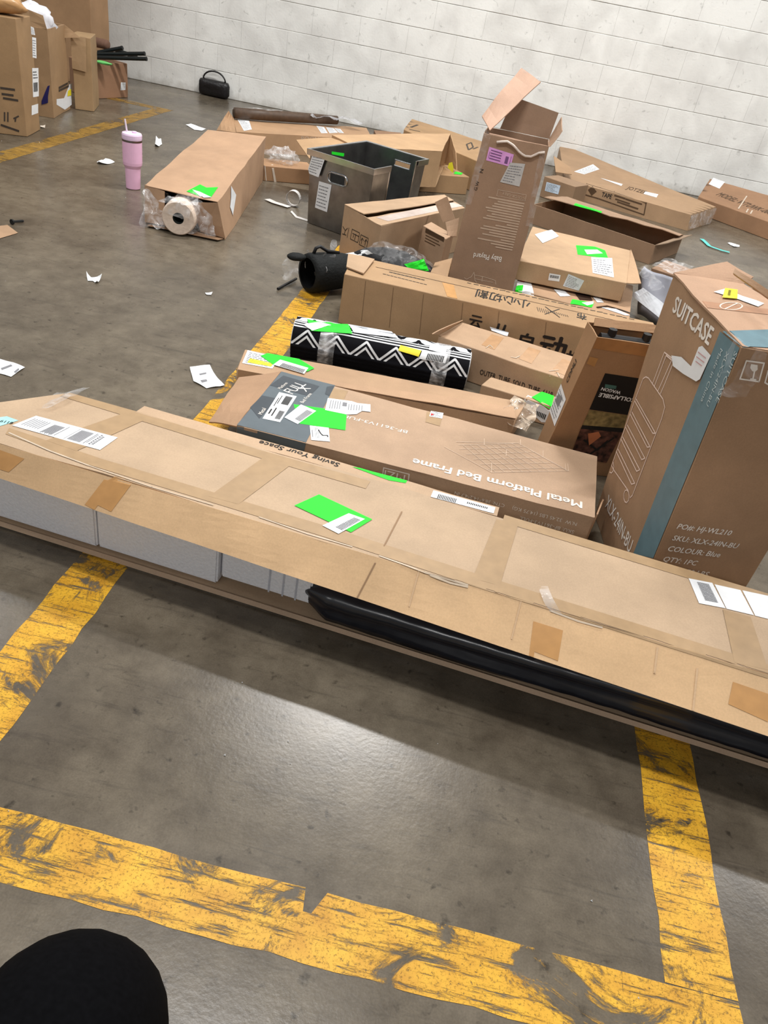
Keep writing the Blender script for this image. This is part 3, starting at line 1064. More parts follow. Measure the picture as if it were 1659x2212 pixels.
t.decal('red_arrow', [(931, 894), (938, 897), (930, 899)], plain('red_ink', (206, 50, 50), 0.6), off=0.0026)
t.decal('packing_tape', [(716, 838), (752, 845), (742, 865), (708, 860)], TP, off=0.0007)
t.text('Metal Platform Bed Frame', (1257, 1085), (894, 991), WHITEINK(), 1.05, 0.025)
t.text('BF-3611V3-FULL', (881, 931), (735, 894), WHITEINK(), 0.8, 0.0, off=0.0007)
t.text('MZI', (876, 1026), (832, 1015), WHITEINK(), 1.0, 0.0)
t.lines([[(829, 1010), (884, 1024), (881, 1046), (826, 1032), (829, 1010)]], 0.003, WHITEINK(), 'logo_frame')
t.text('CTN: 38.6*14.2*4.7 IN', (1091, 1089), (983, 1061), WHITEINK(), 1.0)
t.text('N.W  32.45 LBS (14.75 KG)', (1247, 1129), (1108, 1093), WHITEINK(), 1.0)
t.text('SKU: BF-3611V3-FULL', (1241, 1146), (1124, 1115), WHITEINK(), 1.0)
pl = [[(990, 962), (1120, 958), (1228, 1018), (1062, 1021), (960, 966)], [(985, 955), (1120, 958)], [(1046, 948), (1046, 960)], [(1124, 950), (1124, 962)], [(1173, 974), (1173, 986)], [(1226, 1002), (1228, 1018)], [(1221, 1002), (1222, 1016)], [(1094, 972), (1093, 986)], [(1062, 1000), (1061, 1021)]]
for i in range(9):
    u = i / 8
    pl.append([(1000 + 120 * u, 962 - 4 * u), (1070 + 155 * u, 1020 - 2 * u)])
for i in range(5):
    u = (i + 0.5) / 5
    pl.append([(985 + 75 * u, 966 + 54 * u), (1122 + 104 * u, 960 + 57 * u)])
t.lines(pl, 0.0016, plain('faded_white_ink', (214, 190, 166), 0.65), 'bed_drawing')
# torn left flap of this carton
CB = card((192, 150, 112))
t.slab('end_flap', [A + V(-0.0, 0, -0.004), D + V(0, 0, -0.004), T(516, 815, 0.085), T(452, 914, 0.075)], 0.004, CB, (5, 4), 0.006)
t.slab('crushed_corner', [B + V(0.004, 0.0, -0.1), B + V(0.01, 0.02, 0.0), B + V(0.03, 0.12, -0.01), B + V(0.022, 0.11, -0.11)], 0.004, CB, (4, 4), 0.012)

# ---- long plain carton behind it, carrying a green sticker
A, D, B, C = T(511, 797, 0.085), T(529, 754, 0.085), T(1113, 908, 0.085), T(1138, 868, 0.085)
t = carton('slim_carton', 'long slim carton under the rolled rug with a green sticker on its left end', [A, B, C, D], 0.0, (198, 158, 118), amp=0.003)
slim = t
t.label([(535, 757), (605, 774), (588, 797), (523, 785)], 'text')
t.decal('yellow_sticker', [(540, 775), (590, 786), (586, 793), (534, 784)], YELLOW(), off=0.002)
t.decal('green_sticker', [(563, 770), (578, 764.5), (646, 777), (679, 797), (664, 804), (588, 788)], GREEN(), off=0.003)
q = [(605, 779), (666, 797), (657, 810), (590, 790)]
o = t.label(q, 'none', off=0.004, name='small_label')
t.prints(q, [(0.2 + 0.042 * i, 0.4, 0.222 + 0.042 * i, 0.98) for i in range(18)], INK(), o, off=0.005)
t.slab('loose_flap', [A.lerp(B, 0.28) + V(0, 0, 0.004), B + V(0, 0, 0.006), B + V(-0.01, 0.075, 0.010), A.lerp(B, 0.28) + V(0, 0.02, 0.006)], 0.003, card((202, 160, 120)), (10, 3), 0.006)
vs, fs = crumple([B + V(-0.06, -0.01, 0.004), B + V(0.05, 0, -0.03), C + V(0.05, 0, -0.01), C + V(-0.05, -0.01, 0.010)], (9, 7), 0.016, 26, 4)
t.part('crumpled_tape', vs, fs, film('brown_clear_tape', 0.7, (0.62, 0.5, 0.38)))

# ---- rolled rug
rl, rr = T(637, 728, 0.078), T(1008, 800, 0.078)
rr.z = rl.z
ax = (rr - rl).normalized()
sd = V(-ax.y, ax.x, 0)
rg = Thing('rolled_rug', 'rolled black and white zigzag rug bound with clear tape', 'rug', V((rl.x + rr.x) / 2, (rl.y + rr.y) / 2, 0))
def rugmat():
    m, nt, b = newmat('black_white_woven_rug')
    L = nt.links.new
    uvn = N(nt, 'ShaderNodeUVMap')
    sp = N(nt, 'ShaderNodeSeparateXYZ')
    L(uvn.outputs[0], sp.inputs[0])
    def mth(op, a, bb=None, c=None):
        x = N(nt, 'ShaderNodeMath', operation=op)
        for i, s in enumerate((a, bb, c)):
            if s is None:
                continue
            if isinstance(s, (int, float)):
                x.inputs[i].default_value = s
            else:
                L(s, x.inputs[i])
        return x.outputs[0]
    u, v = sp.outputs[0], sp.outputs[1]
    tri = mth('ABSOLUTE', mth('SUBTRACT', mth('FRACT', mth('MULTIPLY', u, 6.0)), 0.5))      # 0 .. 0.5
    def band(lo, hi):
        return mth('MULTIPLY', mth('GREATER_THAN', v, lo), mth('LESS_THAN', v, hi))
    # chevrons on the near shoulder, stripes above them
    vv = mth('MULTIPLY', mth('SUBTRACT', v, 0.265), 8.0)
    hh = mth('SUBTRACT', 0.95, mth('MULTIPLY', tri, 1.9))
    dd = mth('SUBTRACT', vv, hh)
    w1 = mth('LESS_THAN', mth('ABSOLUTE', dd), 0.10)
    w2 = mth('LESS_THAN', mth('ABSOLUTE', mth('ADD', dd, 0.38)), 0.09)
    z1 = mth('MULTIPLY', mth('MAXIMUM', w1, w2), band(0.265, 0.39))
    st = mth('MULTIPLY', mth('LESS_THAN', mth('FRACT', mth('MULTIPLY', v, 40.0)), 0.5), band(0.395, 0.47))
    tri2 = mth('ABSOLUTE', mth('SUBTRACT', mth('FRACT', mth('MULTIPLY', u, 5.0)), 0.5))
    zt = mth('GREATER_THAN', mth('ABSOLUTE', mth('SUBTRACT', mth('FRACT', mth('ADD', mth('MULTIPLY', v, 7.0), mth('MULTIPLY', tri2, 2.0))), 0.5)), 0.17)
    z2 = mth('MULTIPLY', zt, band(0.47, 0.80))
    z3 = mth('MULTIPLY', mth('LESS_THAN', mth('FRACT', mth('ADD', mth('MULTIPLY', v, 30.0), mth('MULTIPLY', tri, 0.8))), 0.62), band(0.0, 0.13))
    w = mth('MINIMUM', mth('ADD', mth('ADD', z1, st), mth('ADD', z2, z3)), 1.0)
    cr = N(nt, 'ShaderNodeMix', data_type='RGBA')
    cr.inputs[6].default_value = s2l((22, 22, 26)) + (1,)
    cr.inputs[7].default_value = s2l((224, 226, 228)) + (1,)
    L(w, cr.inputs[0])
    L(cr.outputs[2], b.inputs['Base Color'])
    b.inputs['Roughness'].default_value = 0.9
    b.inputs['Specular IOR Level'].default_value = 0.1
    wv = N(nt, 'ShaderNodeTexNoise')
    wv.inputs['Scale'].default_value = 220
    L(uvn.outputs[0], wv.inputs['Vector'])
    bp = N(nt, 'ShaderNodeBump')
    bp.inputs['Strength'].default_value = 0.4
    bp.inputs['Distance'].default_value = 0.004
    L(wv.outputs[0], bp.inputs['Height'])
    L(bp.outputs[0], b.inputs['Normal'])
    return m
n, m = 72, 30
vs, fs, uvs = [], [], []
for i in range(m + 1):
    u = i / m
    for j in range(n + 1):
        v = j / n
        a = -math.pi * 0.5 - v * 2 * math.pi          # v=0 underneath, growing up over the near side
        ca, sa = math.cos(a), math.sin(a)
        r = 0.070
        rib = 0.006 * abs(math.sin(v * math.pi * 26)) if 0.12 < v < 0.27 else 0.0
        pinch = 0.0035 * (math.exp(-((u - 0.20) / 0.04) ** 2) + math.exp(-((u - 0.84) / 0.04) ** 2))
        rad = r + rib - pinch + 0.003 * math.sin(3 * a + 1) + 0.0018 * noise.noise(V(u * 9, ca * 2, sa * 2))
        step = 0.005 if v > 0.5 else 0.0
        vs.append(rl + ax * (u * (rr - rl).length) + sd * (-(-ca) * 1.06 * (rad + step)) + V(0, 0, sa * (rad + step)))
        uvs.append((u, v))
for i in range(m):
    for j in range(n):
        a = i * (n + 1) + j
        fs.append((a, a + 1, a + n + 2, a + n + 1))
zmin = min(v.z for v in vs)
vs = [v - V(0, 0, zmin - 0.001) for v in vs]
o = rg.part('rug_face', vs, fs, rugmat(), smooth=True)
ul = o.data.uv_layers.new(name='UVMap')
for lp in o.data.loops:
    ul.data[lp.index].uv = uvs[lp.vertex_index]
rg.addbvh(vs, fs)
# spiral layers at the two ends
for e, base in ((0, rl), (1, rr)):
    cz = V(0, 0, -(zmin - 0.001))
    for k in range(4):
        r0 = 0.066 - k * 0.016
        vv, ff = [], []
        for j in range(41):
            a = 2 * math.pi * j / 40 + k
            rad = r0 - 0.012 * j / 40
            for dr in (0.0, -0.0065):
                for dx in ((0.004 - k * 0.0015), -0.03):
                    s = dx if e else -dx
                    vv.append(base + cz + ax * s + sd * (math.cos(a) * (rad + dr)) + V(0, 0, math.sin(a) * (rad + dr)))
        for j in range(40):
            a = j * 4
            for p, q in ((0, 1), (1, 3), (3, 2), (2, 0)):
                ff.append((a + p, a + q, a + 4 + q, a + 4 + p))
        rg.part('rolled_layer', vv, ff, plain('rug_edge_white' if k % 2 == 0 else 'rug_edge_black', (214, 216, 218) if k % 2 == 0 else (30, 30, 34), 0.9, spec=0.1, bump=0.2, scale=150))
# clear tape bands
for u0, u1 in ((0.155, 0.245), (0.80, 0.885)):
    vv, ff = [], []
    for j in range(0, 61):
        v = 0.02 + 0.96 * j / 60
        for u in (u0, u1):
            i = min(m - 1, int(u * m))
            jj = min(n, int(round(v * n)))
            f = u * m - i
            p = vs[i * (n + 1) + jj].lerp(vs[(i + 1) * (n + 1) + jj], f)
            cc = rl + ax * (u * (rr - rl).length)
            cc.z = vs[0].z + 0.074
            d = (p - cc)
            d -= ax * d.dot(ax)
            vv.append(p + d.normalized() * (0.0022 + 0.0012 * math.sin(j * 2.3)))
    for j in range(60):
        ff.append((2 * j, 2 * j + 1, 2 * j + 3, 2 * j + 2))
    rg.part('clear_tape_band', vv, ff, film('strap_film', 0.42, (0.9, 0.91, 0.93)))
rg.decal('white_paper_band', [(752, 700), (846, 716), (860, 732), (764, 720)], plain('milky_plastic', (206, 210, 216), 0.35, spec=0.6), off=0.004, cuts=6)
rg.decal('green_sticker', [(663, 691), (697, 698), (751, 700), (761, 723), (672, 716)], GREEN(), off=0.005, cuts=6)
rg.decal('small_label', [(654, 703), (693, 698), (716, 704), (675, 716)], WHITE(), off=0.006, cuts=4)
rg.decal('yellow_sticker', [(865, 747), (910, 759), (904, 771), (860, 758)], YELLOW(), off=0.005)
q = [(912, 758), (968, 766), (962, 785), (905, 775)]
o = rg.label(q, 'none', off=0.004, name='barcode_label')
rg.prints(q, [(0.25 + 0.06 * i, 0.3, 0.285 + 0.06 * i, 0.95) for i in range(11)], INK(), o, off=0.006)
rg.decal('clear_label', [(930, 742), (966, 750), (962, 766), (926, 757)], plain('milky_plastic', (206, 210, 216), 0.35, spec=0.6), off=0.004)

# ---- carton lettered OUTER behind the rug's right end
zt = 0.13
A, D = T(946, 725, zt), T(1001, 696, zt)
B, C = T(1228, 822, zt), T(1262, 778, zt)
t = carton('tube_carton', 'taped carton lettered OUTER TUBE beside the rolled rug', [A, B, C, D], 0.0, (202, 164, 126), amp=0.004)
t.text('OUTER  TUBE  SOLD  TUBE  6119', (1036, 808), (1192, 858), INK(), 1.5, 0.012)
for q in ([(1040, 745), (1062, 722), (1088, 730), (1068, 756)], [(1120, 775), (1142, 750), (1168, 758), (1148, 786)], [(1192, 800), (1215, 775), (1240, 784), (1222, 812)]):
    t.decal('packing_tape', q, plain('clear_brown_tape', (190, 150, 112), 0.25, spec=0.6), off=0.0008)
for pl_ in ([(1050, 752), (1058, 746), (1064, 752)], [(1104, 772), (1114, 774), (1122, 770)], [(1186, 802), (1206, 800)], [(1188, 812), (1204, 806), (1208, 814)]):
    t.lines([pl_], 0.004, plain('glossy_torn_film', (206, 188, 166), 0.2, spec=0.8), 'torn_film', off=0.002)  # pale lines paint the shine on the tape's folds
t.decal('clear_label', [(1058, 706), (1099, 718), (1096, 727), (1062, 714)], plain('milky_plastic', (206, 210, 216), 0.35, spec=0.6), off=0.002)
t.slab('torn_flap', [A + V(0, 0, 0.004), A.lerp(D, 0.95) + V(0, 0, 0.01), T(965, 705, 0.165), T(935, 722, 0.15)], 0.004, card((196, 156, 118)), (4, 3), 0.008)

# ---- small carton with a green sticker, in front of it
zt = 0.075
A, D, B = T(1040, 827, zt), T(1061, 810, zt), T(1150, 861, zt)
C = D + (B - A)
ext = (B - A).normalized() * 0.11
A, B, C, D = [p_ + V(0, -0.015, 0) for p_ in (A, B, C, D)]
t = carton('small_carton', 'small plain carton with a green sticker wedged beside the lettered tube carton', [A, B + ext, C + ext, D], 0.0, (206, 168, 128), amp=0.002)
t.decal('white_label', [(1131, 864), (1140, 854), (1190, 874), (1184, 912), (1170, 912), (1140, 884)], WHITE(), off=0.001)
t.decal('green_sticker', [(1148, 859), (1171, 846), (1197, 855), (1190, 884)], GREEN(), off=0.002)
t.prints([(1150, 882), (1186, 896), (1180, 910), (1150, 892)], [(0.1 + 0.1 * i, 0.1, 0.16 + 0.1 * i, 0.9) for i in range(8)], INK(), None, 'barcode', 0.002)

# ---- collapsible wagon carton, leaning open
zt = 0.47
A, D = T(1289, 728, zt), T(1268, 694, zt)
W = (D - A)
W.z = 0
dx = V(W.y, -W.x, 0).normalized()
B = T(1440, 749, zt)
B = A + (B - A).normalized() * 0.34
C = B + (D - A)
a = foot(A, 1183, 955)
a = foot(A + V(0, 0.06, 0), 1183, 955)
d = foot(D + V(0, 0.06, 0), 1165, 941)
b, c = a + (B - A), d + (C - D)
for p in (b, c):
    p.z = 0
t = carton('wagon_carton', 'open carton lettered Collapsible Wagon standing upside down behind the suitcase carton', [A, B, C, D], [a, b, c, d], (186, 140, 94), open_=('top',), amp=0.003)
wag = t
t.decal('black_print', [(1307, 806), (1400, 820), (1368, 898), (1273, 884)], plain('black_print', (24, 23, 24), 0.4), off=0.0007)
t.decal('khaki_print', [(1273, 885), (1368, 899), (1350, 925), (1258, 918)], plain('khaki_print', (142, 124, 80), 0.5, mottle=0.3, scale=60), off=0.0007)
t.decal('dark_print', [(1258, 918), (1350, 925), (1345, 934), (1254, 926)], plain('black_print', (24, 23, 24), 0.4), off=0.0007)
t.decal('photo_print', [(1254, 926), (1345, 934), (1310, 1000), (1232, 985)], plain('brown_photo_print', (104, 66, 54), 0.5, mottle=0.5, scale=50), off=0.0007)
t.decal('photo_print', [(1270, 936), (1293, 932), (1298, 942), (1272, 962)], plain('orange_photo_print', (196, 120, 80), 0.5), off=0.0014)
t.lines([[(1262, 950), (1290, 972), (1312, 952)], [(1275, 980), (1325, 946)]], 0.006, INK(), 'print_lines', off=0.0014)
t.text('WAGON', (1342, 845), (1301, 836), WHITE(), 1.0, 0.03, off=0.0014)
t.text('COLLAPSIBLE', (1374, 861), (1296, 848), WHITE(), 1.0, 0.03, off=0.0014)
t.decal('teal_print', [(1307, 829), (1332, 833), (1330, 840), (1306, 837)], plain('dark_teal_print', (70, 110, 104), 0.5), off=0.0014)
t.label([(1212.6, 829), (1223, 863), (1198.6, 921), (1187, 886)], 'text', off=0.001, name='diamond_label')
t.decal('printed_patch', [(1208, 850), (1216, 860), (1206, 880), (1200, 866)], GREYINK(), off=0.0018)
t.text('CDMLI', (1226, 829), (1246, 782), INK(), 1.0, 0.02)
t.decal('packing_tape', [(1274, 770), (1292, 774), (1284, 792), (1267, 785)], TD, off=0.0008)
t.decal('packing_tape', [(1290, 729), (1400, 744), (1394, 770), (1280, 752)], plain('tape_on_wagon', (178, 128, 80), 0.3), off=0.0006)
t.slab('inner_flap', [D + V(0.02, -0.01, -0.005), C + V(-0.02, -0.01, -0.005), C + V(-0.02, 0.008, 0.012), D + V(0.02, 0.008, 0.012)], 0.004, card((186, 140, 94)), (6, 2), 0.006)
fw = Thing('folded_wagon', 'folded black wagon frame just showing inside its open carton', 'wagon', (a + b + c + d) / 4 + V(0, 0, 0.02))
e = (B - A).normalized()
k = (D - A)
q = A + k * 0.5 + V(0, 0, -0.022)
vs, fs = tube([q + e * 0.03, q + e * 0.31], 0.015, 10)
fw.part('handle_bar', vs, fs, plain('black_rubber', (22, 22, 24), 0.5))
for s in (0.06, 0.16):
    vs, fs = tube([q + e * s + V(0, 0, -0.02), q + e * s + V(0, 0, 0.03)], 0.012, 8)
    fw.part('clip', vs, fs, plain('black_rubber', (22, 22, 24), 0.5))
mid = (a + b + c + d) / 4
P = []
for zz, f in ((0.012, 0.72), (0.40, 0.72)):
    for top_, bot_ in ((A, a), (B, b), (C, c), (D, d)):
        p = bot_.lerp(top_, zz / 0.47)
        m_ = (a.lerp(A, zz / 0.47) + c.lerp(C, zz / 0.47)) / 2
        P.append(m_ + (p - m_) * f)
fw.part('fabric_bundle', P, [(3, 2, 1, 0), (4, 5, 6, 7), (0, 1, 5, 4), (1, 2, 6, 5), (2, 3, 7, 6), (3, 0, 4, 7)], plain('black_fabric', (18, 18, 20), 0.9, bump=0.3))

# ---- blue suitcase carton
zt = 0.70
A, D = T(1602, 751, zt), T(1454, 592, zt)
w = (D - A)
w.z = 0
perp = V(w.y, -w.x, 0).normalized()
B, C = A + perp * 0.285, D + perp * 0.285
a = foot(A, 1413, 1208)
d = foot(D, 1300, 1065)
b = foot(B, 1614, 1261)
c = C.copy()
c.z = 0
t = carton('suitcase_carton', 'tall carton lettered SUITCASE with a blue-grey printed band, standing at the right', [A, B, C, D], [a, b, c, d], (184, 144, 106), open_=('top',), amp=0.004)
suit = t
P1 = T(1604, 617, zt)
t.slab('lid_flap', [A + V(0, 0, 0.001), B + V(0, 0, 0.001), P1 + V(0, 0, 0.004), D + V(0, 0, 0.001)], 0.004, card((196, 154, 120)), (6, 6), 0.003)
BLUE = plain('blue_grey_print', (98, 128, 138), 0.5, mottle=0.06, scale=30)
t.decal('blue_print', [(1557, 716), (1599, 752), (1412, 1206), (1369, 1196)], BLUE, off=0.0014, cuts=6)
t.decal('blue_print', [(1562, 716), (1659, 713), (1855, 746), (1866, 782), (1659, 752), (1604, 749)], BLUE, off=0.0014, cuts=4)
t.text('SUITCASE', (1453, 672), (1531, 746), WHITEINK(), 0.95, 0.03)
pl = [[(1436, 761), (1458, 778), (1428, 850)], [(1436, 761), (1410, 830)], [(1440, 768), (1452, 778), (1422, 845)], [(1440, 768), (1414, 836)],
      [(1396, 814), (1402, 817), (1433, 862), (1437, 880), (1430, 905), (1367, 1070), (1362, 1075)],
      [(1396, 814), (1390, 818), (1372, 866), (1322, 1006), (1326, 1014), (1358, 1060)],
      [(1372, 866), (1411, 936), (1417, 936), (1375, 862)], [(1362, 894), (1399, 966), (1405, 965), (1366, 890)], [(1352, 922), (1387, 993), (1394, 990), (1356, 918)], [(1342, 948), (1376, 1018), (1383, 1015), (1346, 944)], [(1332, 975), (1365, 1046), (1372, 1044), (1336, 970)]]
for cx, cy in ((1321, 1008), (1354, 1072)):
    pl.append([(cx + 6 * math.cos(k * 0.7), cy + 14 * math.sin(k * 0.7)) for k in range(10)])
t.lines(pl, 0.003, plain('pale_pink_ink', (236, 212, 198), 0.6), 'suitcase_drawing')
t.text('SUITCASE', (1590, 758), (1548, 866), plain('pale_ink_on_blue', (190, 204, 206), 0.6), 0.8, 0.0, off=0.0024)
t.text('XLX-24IN-BU', (1572, 758), (1528, 874), plain('pale_ink_on_blue', (190, 204, 206), 0.6), 0.9, 0.0, off=0.0024)
t.text('Made in China', (1559, 752), (1516, 866), plain('pale_ink_on_blue', (190, 204, 206), 0.6), 0.9, 0.0, off=0.0024)
t.text('XLX-24IN-BU', (1308, 1094), (1360, 1196), WHITEINK(), 1.3, 0.01)
t.text('PO#: HJ-WL210', (1461, 1141), (1577, 1156), WHITEINK(), 1.0, 0.02, shear=0.15)
t.text('SKU: XLX-24IN-BU', (1451, 1166), (1592, 1184), WHITEINK(), 1.0, 0.02, shear=0.15)
t.text('COLOUR: Blue', (1441, 1189), (1553, 1203), WHITEINK(), 1.0, 0.02, shear=0.15)
t.text('QTY: 1PC', (1431, 1211), (1503, 1221), WHITEINK(), 1.0, 0.02, shear=0.15)
t.text('50 LBS', (1478, 1239), (1527, 1245), WHITEINK(), 1.0, 0.02, shear=0.15)
t.lines([[(1612, 779), (1650, 784), (1639, 824), (1598, 818), (1612, 779)], [(1621, 818), (1632, 820)], [(1626, 818), (1629, 803)]], 0.003, WHITEINK(), 'fragile_mark')
t.decal('fragile_glass', [(1622, 786), (1636, 788), (1636, 798), (1630, 803), (1624, 801), (1620, 794)], WHITEINK(), off=0.0011)
t.lines([[(1659, 800), (1652, 826), (1659, 830)]], 0.003, WHITEINK(), 'fragile_mark')
K = lambda x, y: (1140 + x / 2.988, 560 + y / 2.988)
t.decal('torn_label', [K(935, 622), K(1000, 632), K(1062, 692), K(1112, 568), K(1135, 560), K(1190, 622), K(1120, 775), K(1095, 790), K(1010, 740), K(945, 690)], WHITE(), off=0.003, cuts=4)
t.lines([[K(1110, 600), K(1160, 640)], [K(1100, 630), K(1150, 668)], [K(1095, 660), K(1135, 690)]], 0.002, plain('faded_red_ink', (200, 150, 150), 0.6), 'print_lines', off=0.004)
t.decal('torn_paper', [(1541, 632), (1566, 625), (1603, 641), (1632, 650), (1650, 657), (1637, 664), (1594, 648)], WHITE(), off=0.002)
t.decal('yellow_sticker', [(1565, 625.5), (1592, 629), (1591, 649), (1559, 646)], YELLOW(), off=0.004)
t.prints([(1565, 625.5), (1592, 629), (1591, 649), (1559, 646)], [(0.3, 0.2 + 0.1 * i, 0.5, 0.25 + 0.1 * i) for i in range(6)], plain('olive_ink', (120, 112, 30), 0.6), None, 'print', 0.0048)
t.lines([[(1579 + 24 * math.cos(k * 0.33), 662 + 8 * math.sin(k * 0.33)) for k in range(20)], [(1566, 668), (1592, 656)]], 0.003, plain('pale_pink_ink', (236, 212, 198), 0.6), 'prohibition_mark')
t.decal('packing_tape', [(1502, 649), (1659, 668), (1659, 680), (1514, 664)], plain('tape_on_suitcase', (170, 122, 88), 0.3), off=0.0008, cuts=6)
# torn far flap standing up
t.slab('torn_flap', [D + V(0, 0, 0.002), P1 + V(0, 0, 0.002), T(1628, 598, 0.72), T(1570, 566, 0.73)], 0.004, card((192, 150, 116)), (5, 4), 0.005)
t.slab('torn_flap', [T(1584, 592, 0.745), T(1700, 676, 0.74), T(1706, 660, 0.755), T(1588, 582, 0.752)], 0.005, card((184, 144, 106)), (8, 2), 0.005)
for q in (A, ):
    vs, fs = crumple([A + V(-0.01, 0.03, 0.004), A + V(0.05, -0.012, 0.003), A + V(0.045, -0.014, -0.09), A + V(-0.016, -0.008, -0.1)], (8, 8), 0.006, 40, 6)
    t.part('clear_tape', vs, fs, film('corner_film', 0.1))
# ================================================================ THE PILE BEHIND
def perp_h(p, q):
    d = (q - p)
    d.z = 0
    d.normalize()
    return V(-d.y, d.x, 0)
def shift(P, v):
    return [p + v for p in P]
# ---- long carton with black Chinese characters
zt = 0.203
A, D, C = T(744, 591, zt), T(762, 551, zt), T(1412, 697, zt)
B = A + (C - D)
t = carton('lettered_carton', 'long carton with black Chinese characters on its top and side', [A, B, C, D], 0.0, (190, 150, 104), amp=0.003)
chin = t
t.text('小心切割', (1146, 652), (1031, 626), INK(), 1.9, 0.012)
t.text('布', (1267, 681), (1246, 676), INK(), 1.9, 0.012)
t.lines([[(1178, 663), (1209, 686)], [(1177, 679), (1208, 668)]], 0.004, INK(), 'crossed_knife')
t.lines([[(1160 + 4.6 * i, 664 + 1.2 * i), (1163 + 4.6 * i, 669 + 1.15 * i + (4 if i < 6 else 0))] for i in range(15)], 0.002, plain('soft_black_ink', (64, 54, 46), 0.6), 'knife_drawing')
for s, p0, p1 in (('云', (1012, 702), (1038, 708)), ('从', (1062, 726), (1094, 733)), ('自', (1118, 752), (1146, 758)), ('动', (1160, 770), (1214, 782)), ('机', (1218, 784), (1250, 790))):
    t.text(s, p0, p1, plain('brush_black_ink', (36, 28, 24), 0.6), 1.05, 0.03)
for r in range(2):
    R = []
    for i in range(9 if r == 0 else 12):
        x = (842 if r == 0 else 828) + i * (8.6 if r == 0 else 8)
        y = (588 if r == 0 else 592) + i * 2.0
        R.append([(x, y), (x + 5, y + 1.2)])
    t.lines(R, 0.008 if r == 0 else 0.005, plain('soft_black_ink', (64, 54, 46), 0.6), 'small_characters')
R = []
for i in range(26):
    x = 1010 + i * 14
    y = 609 + (x - 1000) * 0.222
    R.append([(x, y), (x + 7 + (i % 3) * 2, y + 1.5)])
t.lines(R, 0.006, plain('soft_black_ink', (64, 54, 46), 0.6), 'small_characters')
t.decal('packing_tape', [(955, 610), (980, 616), (988, 646), (966, 641)], TAPED(), off=0.0008)
t.lines([[(812, 577), (1390, 706)]], 0.004, card((96, 70, 46)), 'lid_seam', off=0.0008)
t.slab('torn_flap', [T(752, 549, 0.215), T(809, 561, 0.212), T(785, 592, 0.208), T(748, 577, 0.208)], 0.005, card((196, 160, 122)), (5, 4), 0.006)
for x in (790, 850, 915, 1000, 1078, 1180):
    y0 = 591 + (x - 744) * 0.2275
    t.lines([[(x, y0 + 6), (x - 9, y0 + 92)]], 0.0025, card((146, 112, 76)), 'painted_crease', off=0.0006)  # darker strips: shade of the upright creases put into their colour

# ---- baby playard carton standing on end
zt = 0.70
A, B = T(1046, 288, zt), T(1186, 317, zt)
pd = perp_h(A, B)
C, D = B + pd * 0.21, A + pd * 0.21
a, b = foot(A, 968, 595), foot(B, 1112, 612)
c, d = b + (C - B), a + (D - A)
c.z = d.z = 0
t = carton('playard_carton', 'tall open carton lettered Baby Playard standing upright in the middle of the pile', [A, B, C, D], [a, b, c, d], (176, 140, 110), open_=('top',), amp=0.004)
play = t
PK = card((206, 162, 132))
t.slab('raised_flap', [TY(1058, 283, A.y + 0.01), TY(1168, 177, A.y + 0.26), TY(1126, 147, A.y + 0.3), TY(1041, 250, A.y + 0.09)], 0.004, PK, (6, 4), 0.008)
t.slab('raised_flap', [D.lerp(C, 0.2), C, C + V(0.012, 0.02, 0.10), D.lerp(C, 0.3) + V(0.0, 0.02, 0.125)], 0.004, card((176, 140, 110)), (5, 3), 0.01)
t.slab('raised_flap', [C, B, B + V(0.035, 0.05, 0.06), C + V(0.03, -0.02, 0.09)], 0.004, card((176, 140, 110)), (4, 3), 0.01)
t.slab('folded_flap', [A + V(0.02, 0.004, 0.002), B + V(-0.01, 0.004, 0.002), B + V(-0.02, 0.05, -0.03), A + V(0.03, 0.05, -0.03)], 0.004, PK, (5, 2), 0.006)
vs, fs = crumple([TY(1120, 160, A.y + 0.28), TY(1165, 180, A.y + 0.25), TY(1172, 168, A.y + 0.27), TY(1124, 142, A.y + 0.3)], (8, 5), 0.02, 40, 3)
t.part('loose_film', vs, fs, film('loose_clear_film', 0.26))
t.decal('pink_label', [(1057, 317), (1110, 333.6), (1103, 360.4), (1050, 346)], plain('lilac_pink_paper', (222, 160, 222), 0.55), off=0.001)
t.prints([(1057, 317), (1110, 333.6), (1103, 360.4), (1050, 346)], [(0.1, 0.15 + 0.2 * i, 0.55, 0.22 + 0.2 * i) for i in range(4)] + [(0.72, 0.3, 0.84, 0.85), (0.06, 0.3, 0.075, 0.8), (0.92, 0.2, 0.935, 0.8)], plain('purple_ink', (120, 80, 130), 0.6), None, 'print', 0.0018)
t.label([(1102, 351), (1134.5, 354), (1122, 403), (1080, 393)], 'text', plain('grey_label_paper', (190, 188, 186), 0.6), off=0.0014, name='address_label')
P = t.hits([(1073, 307), (1084, 306), (1096, 305.5), (1108, 313), (1115, 320), (1121, 327), (1128, 333), (1135, 337), (1147, 338), (1156, 334), (1164, 330), (1177, 329)], 0.006)
vs, fs = tube(P, 0.005, 8)
t.part('foam_cord', vs, fs, plain('off_white_foam_cord', (216, 200, 188), 0.8), smooth=True)
t.text('Baby Playard', (1084, 555), (1024, 546), WHITEINK(), 1.3, 0.01)
t.text('COLOR:GREY', (1134, 427), (1086, 414), plain('faint_white_ink', (196, 172, 150), 0.6), 1.0)
t.lines([[(1076, 410), (1137, 421), (1134, 434), (1073, 423), (1076, 410)]], 0.002, plain('faint_white_ink', (196, 172, 150), 0.6), 'print_frame')
R = []
rn = random.Random(5)
for i in range(19):
    u = i / 18
    xr, yr = 1132 - 26 * u, 440 + 100 * u
    L = rn.uniform(22, 74) if i % 4 else 76
    R.append([(xr, yr), (xr - L, yr - L * 0.19)])
t.lines(R, 0.006, plain('faint_white_ink', (196, 172, 150), 0.6), 'print_lines')
